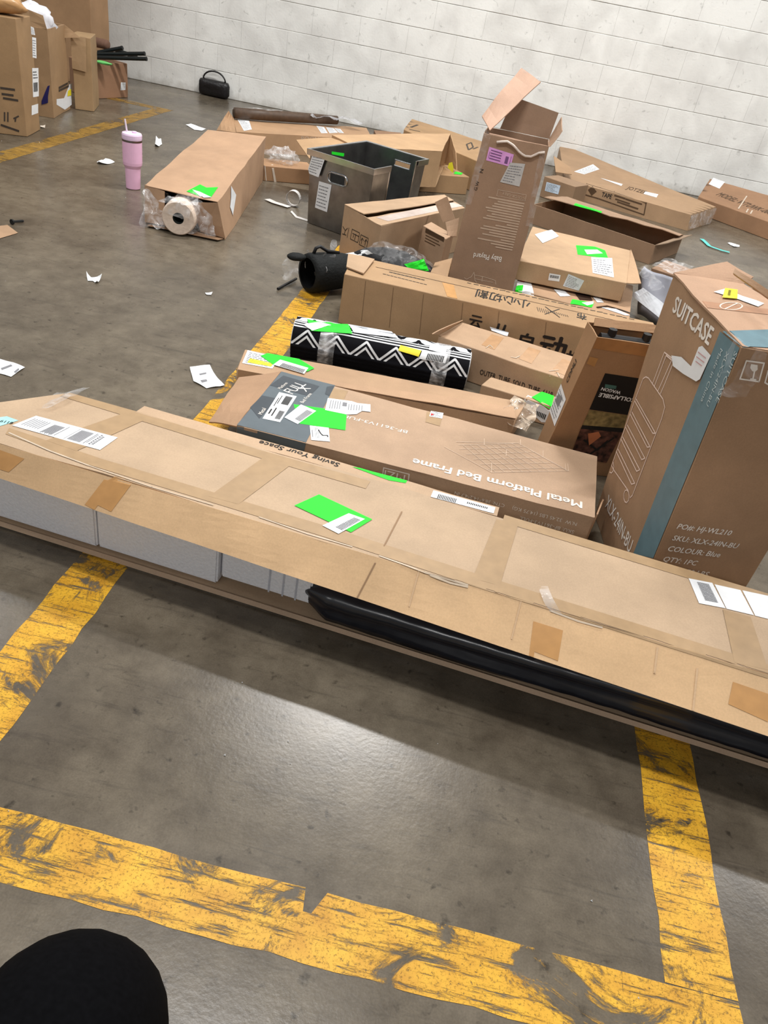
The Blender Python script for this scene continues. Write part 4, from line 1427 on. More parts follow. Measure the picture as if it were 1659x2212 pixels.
t.lines([[(1003, 600), (1008, 603), (1018, 598), (1024, 588), (1026, 606), (1030, 610)], [(1024, 588), (1025, 594), (1045, 598), (1062, 603), (1070, 606), (1071, 614)], [(1026, 602), (1064, 610)], [(1042, 597), (1041, 608)]], 0.003, plain('faint_white_ink', (196, 172, 150), 0.6), 'playard_drawing')
t.text('N', (1043, 374), (1045, 366), INK(), 1.0)
t.text('G.W', (1030, 412), (1036, 392), INK(), 1.0)
vs, fs = crumple([B + V(-0.03, -0.004, -0.02), B + V(0.012, 0.0, 0), b.lerp(B, 0.55) + V(0.012, 0.0, 0), b.lerp(B, 0.55) + V(-0.015, -0.004, 0)], (5, 14), 0.004, 40, 1)
t.part('clear_tape', vs, fs, film('corner_film', 0.16))
vs, fs = crumple([A + V(-0.004, -0.004, 0.02), A + V(0.03, -0.005, 0), a.lerp(A, 0.6) + V(0.02, -0.006, 0), a.lerp(A, 0.6) + V(-0.004, -0.004, 0)], (5, 14), 0.004, 40, 9)
t.part('clear_tape', vs, fs, film('corner_film', 0.16))

# ---- carton with cargo symbols
zt = 0.228
A, B, C, D = T(744, 442, zt), T(823, 488, zt), T(1004, 450, zt), T(960, 421, zt)
t = carton('symbol_carton', 'worn carton printed with fragile and this-way-up symbols in front of the steel bin', [A, B, C, D], 0.0, (196, 160, 122), open_=('top',), amp=0.003)
sym = t
S0, S1 = A.lerp(B, 0.56), D.lerp(C, 0.5)
gx = (B - A).normalized() * 0.007
t.slab('top_flap', [A + V(0, 0, 0.001), S0 - gx + V(0, 0, 0.006), S1 - gx + V(0, 0, 0.003), D + V(0, 0, 0.001)], 0.004, card((200, 164, 126)), (4, 8), 0.004)
t.slab('top_flap', [S0 + gx + V(0, 0, -0.008), B + V(0, 0, 0.001), C + V(0, 0, 0.001), S1 + gx + V(0, 0, -0.002)], 0.004, card((200, 164, 126)), (4, 8), 0.004)
mid0, mid1 = (A + B) / 2, (C + D) / 2
t.decal('packing_tape', [(812, 470), (838, 478), (1000, 445), (975, 436)], plain('pale_clear_tape', (206, 188, 178), 0.25, spec=0.6), off=0.0008, cuts=6)
for (cx, cy, kind) in ((746, 498, 0), (769, 509, 1), (788, 521, 2)):
    w, h = 8, 11
    fr = [(cx - w, cy - h - 3), (cx + w, cy - h + 5), (cx + w - 4, cy + h + 4), (cx - w - 4, cy + h - 4), (cx - w, cy - h - 3)]
    t.lines([fr], 0.003, INK(), 'cargo_symbol')
    if kind == 0:
        t.lines([[(cx - 5, cy - 9), (cx, cy)], [(cx + 5, cy - 5), (cx, cy)], [(cx, cy), (cx - 2, cy + 8)], [(cx - 6, cy + 7), (cx + 2, cy + 10)]], 0.0035, INK(), 'fragile_glass')
    elif kind == 1:
        t.lines([[(cx - 7, cy - 5), (cx + 7, cy + 2)], [(cx, cy - 3), (cx - 3, cy + 9)], [(cx - 5, cy - 1), (cx - 6, cy + 4)]], 0.0035, INK(), 'umbrella_mark')
    else:
        t.lines([[(cx - 5, cy - 6), (cx - 8, cy + 6)], [(cx + 3, cy - 3), (cx, cy + 9)], [(cx - 8, cy - 2), (cx - 5, cy - 7), (cx - 2, cy - 1)], [(cx, cy + 1), (cx + 3, cy - 4), (cx + 6, cy + 2)]], 0.003, INK(), 'up_arrows')

# ---- small carton with standing flaps between it and the playard carton
zt = 0.21
A, B, D = T(914, 487, zt), T(963, 516, zt), T(937, 476, zt)
D = A.lerp(D, 0.75)
C = B + (D - A) * 1.0
t = carton('flapped_carton', 'small brown carton with torn flaps standing up, left of the playard carton', [A, B, C, D], 0.0, (196, 158, 122), amp=0.002)
t.lines([[(921, 498), (958, 517)]], 0.02, plain('brown_ink', (84, 62, 42), 0.6), 'print_band')
t.lines([[(920, 508), (948, 522)], [(919, 514), (950, 530)], [(918, 520), (940, 531)]], 0.004, plain('brown_ink', (84, 62, 42), 0.6), 'print_lines')
CF = card((196, 158, 122))
yb = D.y + 0.01
t.slab('standing_flap', [TY(957, 480, yb), TY(983, 473, yb), TY(966, 424, yb + 0.03), TY(939, 437, yb + 0.03)], 0.004, CF, (3, 4), 0.006)
t.slab('standing_flap', [TY(968, 510, C.y - 0.04), TY(986, 511, C.y - 0.03), TY(992, 470, C.y), TY(962, 480, C.y)], 0.004, card((196, 158, 122)), (3, 3), 0.006)

# ---- plain carton corner seen between bag and playard carton
A, B = T(935, 590, 0.12), T(985, 560, 0.12)
t = carton('plain_carton', 'plain carton corner showing between the black bag and the playard carton', [T(930, 588, 0.13), T(968, 597, 0.13), T(978, 556, 0.13), T(940, 566, 0.13)], 0.0, (190, 150, 108), amp=0.002)

# ---- carton with a green sticker and a white label
zt = 0.20
B, C, D = T(1354, 612, zt), T(1362, 540, zt), T(1150, 488, zt)
A = T(1118, 562, zt)
t = carton('stickered_carton', 'flat carton with a green sticker and white label lying right of the playard carton', [A, B, C, D], 0.112, (202, 164, 122), amp=0.004)
t.decal('green_sticker', [(1244, 530), (1285, 533), (1307, 541), (1314, 559), (1248, 550)], GREEN(), off=0.001)
t.decal('white_strip', [(1262, 540), (1290, 540), (1302, 548), (1268, 550)], WHITE(), off=0.002)
t.label([(1277, 556), (1322, 558), (1326, 600), (1280, 590)], 'text', off=0.0014)
q = [(1187, 590), (1211, 594), (1208, 608), (1184, 605)]
o = t.label(q, 'none', name='barcode_label')
t.prints(q, [(0.1 + 0.09 * i, 0.2, 0.15 + 0.09 * i, 0.6) for i in range(9)], INK(), o)
t.label([(1228, 591.4), (1262, 606), (1250, 628), (1216, 617.5)], 'text', plain('pale_grey_paper', (214, 218, 224), 0.5), name='tag')
t.decal('torn_label', [(1155, 507), (1186, 511), (1192, 496), (1207, 511), (1172, 526)], WHITE(), off=0.002)
t.slab('torn_end_flap', [B + V(0, 0, 0), C, T(1370, 560, 0.2), T(1385, 612, 0.195)], 0.004, card((200, 160, 118)), (4, 3), 0.005)

# ---- carton beneath it
zt = 0.102
A, B = T(1112, 624, zt), T(1360, 688, zt)
pd = perp_h(A, B)
t = carton('label_strewn_carton', 'low carton strewn with torn labels under the stickered flat carton', [A, B, B + pd * 0.52, A + pd * 0.52], 0.0, (192, 152, 114), amp=0.003)
t.decal('white_card', [(1118, 604), (1146, 609), (1154, 640), (1114, 632)], WHITE(), off=0.004)
t.decal('green_sticker', [(1115, 619), (1130, 618), (1127, 634), (1113, 631)], GREEN(), off=0.005)
t.decal('red_print', [(1124, 606), (1136, 607), (1132, 612), (1122, 610)], plain('red_ink', (206, 50, 50), 0.6), off=0.005)
t.decal('torn_label', [(1196, 626), (1216, 626), (1232, 640), (1210, 641)], WHITE(), off=0.002)
t.decal('green_sticker', [(1236, 647), (1283, 655), (1278, 665), (1232, 656)], GREEN(), off=0.002)
t.decal('white_strip', [(1256, 655), (1282, 652), (1281, 658), (1268, 661)], WHITE(), off=0.003)
t.decal('torn_label', [(1280, 642), (1296, 644), (1304, 654), (1290, 654)], WHITE(), off=0.002)
t.decal('dark_film', [(1240, 632), (1272, 636), (1280, 650), (1252, 648)], plain('dark_brown_film', (52, 38, 32), 0.3), off=0.003)
t.decal('white_strip', [(1296, 664), (1330, 668), (1362, 682), (1350, 682)], WHITE(), off=0.002)
t.lines([[(1290, 665), (1312, 662), (1340, 670), (1360, 677)]], 0.012, plain('dark_brown_film', (52, 38, 32), 0.3), 'tear', off=0.003)

# ---- grey mailing bags
gb = Thing('mailing_bag', 'crumpled grey plastic mailing bag wedged beside the suitcase carton', 'bag', T(1420, 690, 0.0))
GREYB = plain('grey_poly_bag', (150, 152, 162), 0.5, spec=0.35, mottle=0.08, scale=15)
c = T(1405, 640, 0.14)
P = [T(1385, 664, 0.06), T(1458, 702, 0.06), T(1456, 602, 0.22), T(1392, 578, 0.20)]
top_, fs = crumple(P, (12, 14), 0.014, 12, 5)
n0 = len(top_)
bot_ = [p + V(0.0, 0.05, -0.05) for p in top_]
for v in bot_:
    v.z = max(v.z, 0.003)
w = 13
ff = list(fs) + [tuple(i + n0 for i in f[::-1]) for f in fs]
rim = [i for i in range(w)] + [w * j + 12 for j in range(1, 15)] + [w * 14 + 11 - i for i in range(12)] + [w * (13 - j) for j in range(13)]
for i in range(len(rim)):
    a_, b_ = rim[i], rim[(i + 1) % len(rim)]
    ff.append((a_, a_ + n0, b_ + n0, b_))
gb.part('bag_body', top_ + bot_, ff, GREYB, smooth=True)
gb.addbvh(top_, fs)
gb.decal('pale_label', [(1361, 636), (1390, 622), (1450, 668), (1428, 690)], plain('pale_grey_paper', (196, 202, 212), 0.5), off=0.004)
vs, fs = crumple([T(1375, 575, 0.23), T(1400, 578, 0.25), T(1440, 625, 0.25), T(1405, 620, 0.22)], (8, 8), 0.02, 30, 7)
gb.part('clear_film', vs, fs, film('thin_clear_film', 0.12))
# film-wrapped parcel behind the suitcase carton
zt = 0.16
A, D = T(1408, 578, zt), T(1438, 562, zt)
B = T(1470, 600, zt)
t = carton('wrapped_parcel', 'small parcel wrapped in clear film behind the suitcase carton', [A, B, B + (D - A), D], 0.0, (172, 134, 102), amp=0.004)
vs, fs = crumple([A + V(0, 0, 0.012), B + V(0, 0, 0.012), B + (D - A) + V(0, 0, 0.014), D + V(0, 0, 0.012)], (10, 8), 0.012, 30, 8)
t.part('film_wrap', vs, fs, film('loose_clear_film', 0.26))
t.decal('green_sticker', [(1412, 597), (1424, 602), (1430, 612), (1420, 612)], GREEN(), off=0.003)

# ---- black bag in clear plastic
bb = Thing('bagged_clothing', 'black fabric item packed in a glossy clear bag behind the lettered carton', 'bag', T(850, 600, 0.0))
c = T(852, 582, 0.07)
vs, fs = blob(c, 0.185, 0.085, 0.088, 0.16, 7, (36, 20), 3, True, math.radians(-8))
mz = min(v.z for v in vs)
vs = [v - V(0, 0, mz - 0.002) for v in vs]
bb.part('black_fabric', vs, fs, plain('black_soft_fabric', (26, 27, 30), 0.7, bump=0.2), smooth=True)
bb.addbvh(vs, fs)
vs2, fs2 = blob(c, 0.197, 0.092, 0.096, 0.2, 8, (44, 26), 5, True, math.radians(-8))
mz = min(v.z for v in vs2)
vs2 = [v - V(0, 0, mz - 0.001) for v in vs2]
bb.setbvh(vs2, fs2)
bb.part('clear_bag', vs2, fs2, film('clear_bag_film', 0.09), smooth=True)
bb.decal('green_sticker', [(873, 571), (914, 560), (926, 586), (880, 578)], GREEN(), off=0.004)
bb.decal('white_label', [(742, 548), (795, 540), (806, 548), (760, 556)], WHITE(), off=0.004)

# ---- black padded boot-like thing in clear plastic
bo = Thing('padded_boot', 'black padded open boot half wrapped in clear plastic on the floor line', 'boot', T(690, 620, 0.0))
ctr = T(664, 590, 0.085)
axd = (T(745, 600, 0.085) - ctr).normalized()
axd = (axd + V(0, 0.75, 0.0)).normalized()
prof = [(0.062, 0.0), (0.078, 0.004), (0.082, 0.02), (0.080, 0.09), (0.076, 0.16), (0.066, 0.21), (0.04, 0.235), (0.005, 0.24)]
vs, fs = lathe(prof, ctr, 30, axd, cap=False)
vin, fin = lathe([(0.062, 0.0), (0.056, 0.03), (0.05, 0.14), (0.004, 0.15)], ctr, 30, axd, cap=False)
def clampz(vs):
    return [V(v.x, v.y, max(0.002, v.z)) for v in vs]
BLK = plain('black_padded_fabric', (22, 24, 24), 0.75, spec=0.25, bump=0.4, scale=90)
bo.part('shell', clampz(vs), fs, BLK, smooth=True)
bo.part('lining', clampz(vin), [f[::-1] for f in fin], plain('black_lining', (10, 10, 11), 0.95, spec=0.1), smooth=True)
vs, fs = blob(ctr + V(-0.05, -0.012, 0.062), 0.04, 0.03, 0.016, 0.1, 8, (16, 10), 1, False, 0.5)
bo.part('tongue', vs, fs, BLK, smooth=True)
s0 = ctr + axd * 0.03 + V(0, 0, 0.082)
vs, fs = tube([s0 + V(-0.01, 0, -0.01), s0 + V(0, 0, 0.022), s0 + axd * 0.02 + V(0, 0, 0.028), s0 + axd * 0.06 + V(0, 0, 0.006), s0 + axd * 0.12 + V(0, 0, -0.004)], 0.007, 8)
bo.part('strap', vs, fs, plain('black_rubber', (22, 22, 24), 0.5), smooth=True)
vs, fs = tube([T(600, 624, 0.006), T(640, 602, 0.012)], 0.0055, 8)
bo.part('rod', vs, fs, plain('black_rubber', (22, 22, 24), 0.5))
for P, am, sd_ in (([T(612, 600, 0.02), T(650, 612, 0.01), T(668, 545, 0.16), T(620, 555, 0.10)], 0.03, 1), ([T(705, 560, 0.12), T(725, 575, 0.10), T(730, 522, 0.20), T(715, 520, 0.19)], 0.02, 2), ([T(690, 600, 0.06), T(740, 590, 0.08), T(740, 555, 0.15), T(700, 552, 0.17)], 0.035, 3), ([T(690, 625, 0.03), T(735, 612, 0.05), T(735, 580, 0.10), T(705, 580, 0.13)], 0.03, 4)):
    vs, fs = crumple(P, (12, 12), am, 24, sd_)
    bo.part('clear_plastic', clampz(vs), fs, film('loose_clear_film', 0.26))

# ---- stainless steel bin
STEEL = plain('brushed_steel', (150, 150, 150), 0.32, 1.0, mottle=0.12, scale=18)
STEELR = plain('bright_steel_rim', (186, 188, 190), 0.25, 1.0, mottle=0.08, scale=18)
FLb = T(672, 482)
zr = zfor(FLb, 672, 323)
FL, FR, BR, BL = T(671, 323, zr), T(808, 366, zr), T(920, 345, zr), T(798, 307, zr)
BL = FL + (BR - FR)
bn = Thing('steel_bin', 'square stainless steel bin with handle slots and a cut-away side', 'bin', (FL + BR) / 2 - V(0, 0, zr))
cen = (FL + BR) / 2
def bpt(P, z, k=1.0):
    tp = 0.93 + 0.07 * z / zr
    q = V(cen.x, cen.y, 0) + (V(P.x, P.y, 0) - V(cen.x, cen.y, 0)) * tp * k
    q.z = z
    return q
def wallpanel(name, P, Q, cuts, mat=STEEL):
    """a bin wall from P to Q as cells, skipping rectangular openings (u0,u1,z0,z1)"""
    us = sorted(set([0, 1] + [c for k in cuts for c in k[:2]]))
    zs = sorted(set([0.003, zr] + [c for k in cuts for c in k[2:]]))
    vs, fs = [], []
    for (u0, u1) in zip(us, us[1:]):
        for (z0, z1) in zip(zs, zs[1:]):
            if any(k[0] - 1e-6 <= u0 and u1 <= k[1] + 1e-6 and k[2] - 1e-6 <= z0 and z1 <= k[3] + 1e-6 for k in cuts):
                continue
            k = len(vs)
            vs += [bpt(P.lerp(Q, u0), z0), bpt(P.lerp(Q, u1), z0), bpt(P.lerp(Q, u1), z1), bpt(P.lerp(Q, u0), z1)]
            fs.append((k, k + 1, k + 2, k + 3))
    bm = bmesh.new()
    bv = [bm.verts.new(v) for v in vs]
    for f in fs:
        bm.faces.new([bv[i] for i in f])
    bmesh.ops.remove_doubles(bm, verts=bm.verts[:], dist=0.0005)
    bm.verts.index_update()
    vs, fs = [v.co.copy() for v in bm.verts], [[v.index for v in f.verts] for f in bm.faces]
    bm.free()
    o = bn.part(name, vs, fs, mat)
    s = o.modifiers.new('sheet', 'SOLIDIFY')
    s.thickness = 0.003
    s.offset = 0
    bn.addbvh(vs, fs)
    return o
wallpanel('front_wall', FL, FR, [(0.34, 0.58, zr * 0.665, zr * 0.795)])
wallpanel('cut_side_wall', FR, BR, [(0.30, 0.80, zr * 0.04, zr)])
wallpanel('back_wall', BL, BR, [(0.52, 0.78, zr * 0.80, zr * 0.88)])
wallpanel('side_wall', FL, BL, [])
bn.part('base', [bpt(p, 0.004) for p in (FL, FR, BR, BL)], [(0, 1, 2, 3)], STEEL)
def rim(pts):
    vs, fs = [], []
    for p in pts:
        o1 = bpt(p, zr, 1.0)
        o2 = bpt(p, zr + 0.002, 1.06)
        o3 = bpt(p, zr - 0.024, 1.06)
        vs += [o1 + V(0, 0, 0.003), o2 + V(0, 0, 0.003), o3]
    for i in range(len(pts) - 1):
        a = 3 * i
        fs += [(a, a + 3, a + 4, a + 1), (a + 1, a + 4, a + 5, a + 2)]
    o = bn.part('rim', vs, fs, STEELR)
    s = o.modifiers.new('sheet', 'SOLIDIFY')
    s.thickness = 0.004
rim([FR.lerp(BR, 0.30), FR, FL, BL, BR, BR.lerp(FR, 0.2)])
for u in (0.30, 0.80):
    p = FR.lerp(BR, u)
    vs, fs = tube([bpt(p, zr * 0.04), bpt(p, zr)], 0.005, 8)
    bn.part('folded_edge', vs, fs, STEELR)
p0, p1 = FL.lerp(FR, 0.30), FL.lerp(FR, 0.62)
ring = []
for k in range(25):
    a_ = 2 * math.pi * k / 24
    uu = 0.46 + (0.085 if math.cos(a_) >= 0 else -0.085) + 0.075 * math.cos(a_)
    ring.append(bpt(FL.lerp(FR, uu), zr * (0.73 + 0.072 * math.sin(a_))) + V(0, -0.003, 0))
vs, fs = tube(ring, 0.0045, 8)
bn.part('handle_slot', vs, fs, STEELR)
p0, p1 = BL.lerp(BR, 0.52), BL.lerp(BR, 0.78)
vs, fs = tube([bpt(p0, zr * 0.88), bpt(p1, zr * 0.88), bpt(p1, zr * 0.80), bpt(p0, zr * 0.80), bpt(p0, zr * 0.88)], 0.0045, 8)
bn.part('handle_slot', vs, fs, STEELR)
bn.label([(680, 331), (708, 336), (692, 382), (667, 372)], 'text', off=0.016)
bn.label([(690, 391), (717, 399), (707, 458), (681, 448)], 'text', off=0.003)
pg = bpt(FL.lerp(FR, 0.26), zr)
bn.part('green_sticker', [pg + V(0, 0.004, 0.0), bpt(FL.lerp(FR, 0.42), zr) + V(0, 0.004, 0), bpt(FL.lerp(FR, 0.44), zr - 0.05) + V(0.0, 0.006, 0), bpt(FL.lerp(FR, 0.28), zr - 0.05) + V(0, 0.006, 0)], [(0, 1, 2, 3)], GREEN())
bn.decal('green_sticker', [(716, 327), (743, 331), (742, 338), (716, 333)], GREEN(), off=0.002)

# ---- carton with a stretch-film roll sticking out
a, b, c = T(314, 484), T(487, 519), T(567, 392)
d = a + (c - b)
zA, zB, zC = zfor(a, 312, 399), zfor(b, 470, 436), zfor(c, 575, 294)
A, B, C, D = T(312, 399, zA), T(470, 436, zB), T(575, 294, zC), T(449, 281, zC - 0.01)
t = carton('roll_carton', 'large long carton with a film-wrapped roll sticking out of its open near end', [A, B, C, D], [a, b, c, d], (198, 156, 118), open_=('front',), amp=0.006)
rollbox = t
t.decal('green_sticker', [(403, 414), (432, 399), (446, 406), (471, 405), (455, 428), (430, 424)], GREEN(), off=0.002)
t.decal('white_strip', [(415, 411), (432, 416), (457, 428), (436, 429)], WHITE(), off=0.004)
t.decal('torn_label', [(498, 401), (509, 421), (502, 465), (496, 447), (498, 425)], WHITE(), off=0.003)
t.slab('end_flap', [A + V(0.0, 0, -0.0), a + V(0, 0.0, 0.01), a + V(0.1, -0.005, 0.015), A + V(0.1, -0.005, -0.01)], 0.004, card((198, 156, 118)), (3, 3), 0.008)
t.slab('end_flap', [B + V(0, 0, -0.005), b + V(0, 0, 0.01), b + V(-0.13, 0.02, 0.01), B + V(-0.13, 0.01, -0.03)], 0.004, card((198, 156, 118)), (3, 3), 0.008)
t.slab('end_flap', [a + V(0.02, -0.002, 0.004), b + V(-0.01, -0.002, 0.004), b + V(-0.02, -0.05, 0.012), a + V(0.03, -0.045, 0.012)], 0.004, card((180, 140, 104)), (4, 2), 0.006)
for P, sd_ in (([T(312, 480, 0.02), T(365, 490, 0.02), T(365, 415, 0.15), T(318, 402, 0.17)], 1), ([T(410, 500, 0.02), T(470, 505, 0.02), T(465, 440, 0.15), T(412, 425, 0.17)], 2), ([T(350, 430, 0.16), T(425, 440, 0.17), T(440, 412, 0.20), T(395, 415, 0.2)], 3)):
    vs, fs = crumple(shift(P, V(0, -0.03, 0)), (12, 10), 0.024, 26, sd_)
    t.part('stretch_film', clampz(vs), fs, film('loose_clear_film', 0.26))
dirv = (c - b).normalized()
rc = T(385, 472, 0.083)
rc = rc + dirv * 0.0
ro = Thing('film_roll', 'cream roll wrapped in stretch film with a dark core, sticking out of the carton', 'roll', V(rc.x, rc.y, 0.004))
vs, fs = lathe([(0.026, 0.0), (0.072, 0.0), (0.077, 0.006), (0.078, 0.03), (0.078, 0.45), (0.07, 0.452), (0.026, 0.452)], rc, 36, dirv, cap=False)
ro.part('wound_roll', vs, fs, plain('cream_foam_roll', (226, 206, 188), 0.5, bump=0.25, scale=60), smooth=False)
vs, fs = lathe([(0.0262, 0.002), (0.0235, 0.0), (0.023, 0.3), (0.0005, 0.3)], rc, 28, dirv, cap=False)
ro.part('core', vs, [f[::-1] for f in fs], plain('dark_core', (40, 46, 42), 0.6))
vs, fs = crumple([rc + V(-0.07, -0.01, 0.02), rc + V(0.06, -0.008, 0.0), rc + V(0.065, 0.0, 0.08), rc + V(-0.03, 0.0, 0.09)], (10, 8), 0.012, 30, 6)
ro.part('stretch_film', vs, fs, film('loose_clear_film', 0.26))

# ---- strapped carton beside it
a, b = T(569, 391), T(678, 400)
h = zfor(a, 568, 358)
pd = perp_h(a, b)
A, B = a + V(0, 0, h), b + V(0, 0, h)
t = carton('strapped_carton', 'low carton with a white strap round it, left of the steel bin', [A, B, B + pd * 0.2, A + pd * 0.2], 0.0, (186, 140, 96), amp=0.002)
t.decal('white_strap', [(586, 356), (590, 356), (597, 393), (592, 393)], plain('white_plastic_strap', (214, 200, 184), 0.4), off=0.0016)
t.decal('white_strap', [(571, 358), (573, 358), (576, 390), (574, 391)], plain('white_plastic_strap', (214, 200, 184), 0.4), off=0.0016)
vs, fs = blob((A + B) / 2 + pd * 0.1 + V(-0.03, 0, 0.035), 0.09, 0.06, 0.05, 0.6, 12, (20, 12), 4, True)
t.part('film_heap', vs, fs, film('loose_clear_film', 0.26))

# ---- flapped carton behind the bin
zt = 0.33
A, B, C, D = T(770, 318, zt), T(955, 327, zt), T(973, 288, zt), T(716, 292, zt)
t = carton('gaping_carton', 'carton with a gaping right end behind the steel bin, yellow tag inside', [A, B, C, D], 0.122, (204, 162, 114), open_=('right',), amp=0.004)
t.slab('side_flap', [C + V(0.0, 0, -0.003), V(C.x, C.y, 0.14), V(C.x + 0.10, C.y - 0.16, 0.14), V(C.x + 0.07, C.y - 0.1, 0.24)], 0.004, card((204, 162, 114)), (3, 3), 0.005)
q = T(972, 372, 0.2)
t.part('yellow_tag', [TY(970, 352, B.y - 0.03), TY(977, 350, B.y - 0.03), TY(980, 364, B.y - 0.03), TY(978, 374, B.y - 0.03), TY(967, 362, B.y - 0.03)], [(0, 1, 2, 3, 4)], YELLOW())
t.slab('left_flap', [D + V(0, 0, -0.01), A + V(0, 0, -0.01), T(668, 342, 0.24), T(640, 303, 0.27)], 0.004, card((204, 162, 114)), (3, 3), 0.006)

# ---- low carton with green sticker under it
a, b = T(901, 414), T(1006, 421)
h = zfor(a, 907, 374)
pd = perp_h(a, b)
A, B = a + V(0, 0, h), b + V(0, 0, h)
t = carton('plain_low_carton', 'plain low carton between the steel bin and the playard carton', [A, B, B + pd * 0.3, A + pd * 0.3], 0.0, (182, 142, 96), amp=0.002)
t.decal('green_sticker', [(983, 371), (1000, 374), (996, 378), (980, 376)], GREEN(), off=0.002)

# ---- carton at the back with a box-mark print, against the wall
zt = 0.20
D, A = T(890, 257, zt), T(872, 280, zt)
C, B = T(1050, 308, zt), T(1040, 352, zt)
t = carton('back_carton', 'brown carton at the foot of the wall, left of the playard carton', [A, B, C, D], 0.0, (190, 148, 98), amp=0.003)
t.lines([[(888, 275), (902, 270)], [(886, 280), (906, 284)]], 0.02, plain('soft_black_ink', (64, 54, 46), 0.6), 'print_marks')
t.lines([[(1008, 312), (1018, 308), (1022, 318), (1012, 324), (1008, 312)], [(1022, 322), (1032, 318)]], 0.012, plain('soft_black_ink', (64, 54, 46), 0.6), 'box_mark')

# ---- long carton in the back left of the pile, with a roll behind it
zt = 0.13
A, B, C, D = T(511, 284, zt), T(805, 302, zt), T(792, 276, zt), T(506, 257, zt)
t = carton('labelled_back_carton', 'long carton with white labels at the back of the pile, one end open', [A, B, C, D], 0.0, (198, 154, 110), open_=('left',), amp=0.004)
t.label([(512, 257), (538, 261), (544, 280), (527, 283)], 'text')
t.label([(683, 272), (700, 275), (708, 288), (694, 288)], 'text')
t.label([(704, 275), (720, 277), (730, 287), (712, 288)], 'text')
t.label([(722, 277), (735, 279), (743, 288), (732, 287)], 'text')
t.text('BOOM', (650, 304), (688, 306), plain('faint_white_ink', (196, 172, 150), 0.6), 0.9)
t.slab('end_flap', [A + V(0, 0, -0.01), D, T(494, 240, 0.20), T(468, 282, 0.09)], 0.004, card((198, 154, 110)), (3, 4), 0.006)
r0, r1 = T(498, 250, 0.17), T(708, 264, 0.17)
off_ = (C - B)
off_.z = 0
r0, r1 = D - off_.normalized() * 0.03, D.lerp(C, 0.75) - off_.normalized() * 0.03
r0.z = r1.z = 0.05
tb = Thing('wrapped_tube', 'long dark tube wrapped in plastic lying along the far edge of the labelled back carton', 'tube', V((r0.x + r1.x) / 2, (r0.y + r1.y) / 2, 0.137))
r0.z = r1.z = 0.174
vs, fs = tube([r0, r0.lerp(r1, 0.3), r0.lerp(r1, 0.6), r1], [0.036, 0.037, 0.036, 0.03], 16)
tb.part('tube_body', vs, fs, plain('dark_brown_tube', (84, 66, 52), 0.5, mottle=0.12), smooth=True)
vs, fs = crumple([r0 + V(-0.02, -0.03, 0.035), r0.lerp(r1, 0.45) + V(0, -0.03, 0.035), r0.lerp(r1, 0.45) + V(0, 0.05, 0.035), r0 + V(-0.02, 0.05, 0.035)], (18, 6), 0.014, 14, 2)
tb.part('film_wrap', vs, fs, film('loose_clear_film', 0.26))
g0, g1 = r0.lerp(r1, 0.72), r1
vs, fs = crumple([g0 + V(0.03, -0.05, 0.03), g1 + V(0.2, 0.0, 0.02), g1 + V(0.12, 0.08, 0.02), g0 + V(0, 0.05, 0.03)], (14, 8), 0.03, 12, 4)
tb.part('grey_film', vs, fs, film('grey_loose_film', 0.7, (0.5, 0.5, 0.53)))
# low brown carton right of it
t = carton('small_back_carton', 'small brown carton at the wall beyond the labelled back carton', [T(815, 298, 0.12), T(872, 303, 0.12), T(866, 286, 0.12), T(808, 281, 0.12)], 0.0, (166, 124, 88), amp=0.003)

# ---- wide flat TAPE carton against the wall
b, c = T(1484, 499), T(1534, 482)
zB = zfor(b, 1492, 464)
B, C = T(1492, 464, zB), T(1546, 447, zB + 0.01)
dirn = (T(1236, 427) - b).normalized()
a = b + dirn * 0.98
A = a + V(0, 0, zB)
D = T(1208, 309, 0.17)
d = V(D.x, D.y, 0)
t = carton('tape_carton', 'wide flat carton lettered TAPE lying against the wall', [A, B, C, D], [a, b, c, d], (184, 146, 106), amp=0.004)
t.text('TAPE', (1299, 424), (1320, 430), INK(), 1.3, 0.02)
t.lines([[(1267, 397), (1297, 406), (1293, 429), (1262, 420), (1267, 397)], [(1297, 406), (1396, 438), (1391, 464), (1293, 429)], [(1327, 414), (1322, 440)]], 0.008, plain('brown_ink', (84, 62, 42), 0.6), 'print_frame')
t.decal('diamond_mark', [(1280, 402), (1289, 414), (1278, 423), (1270, 410)], plain('brown_ink', (84, 62, 42), 0.6), off=0.001)
t.lines([[(1328, 422), (1350, 429)], [(1352, 430), (1386, 441)], [(1334, 436), (1378, 451)], [(1330, 430), (1360, 440)]], 0.010, plain('brown_ink', (84, 62, 42), 0.6), 'print_lines')
t.label([(1240, 371), (1281, 355), (1295, 366), (1262, 377)], 'text')
t.label([(1297, 385), (1302, 386), (1345, 398), (1342, 402)], 'none', name='paper_strip')
t.label([(1394, 414), (1422, 420), (1418, 427), (1390, 419)], 'none', name='paper_strip')
t.text('JOTZEF', (1352, 408), (1392, 419), plain('brown_ink', (84, 62, 42), 0.6), 3.2, 0.02)
t.slab('raised_flap', [T(1200, 372, 0.15), T(1235, 377, 0.15), T(1232, 362, 0.17), T(1196, 338, 0.2)], 0.004, card((186, 146, 104)), (3, 3), 0.006)
vs, fs = crumple([B + V(0.0, -0.012, 0.0), C + V(0.01, -0.012, 0), c + V(0.01, -0.012, 0.01), b + V(0, -0.012, 0.01)], (8, 5), 0.012, 20, 2)
t.part('film_wrap', clampz(vs), fs, film('loose_clear_film', 0.26))
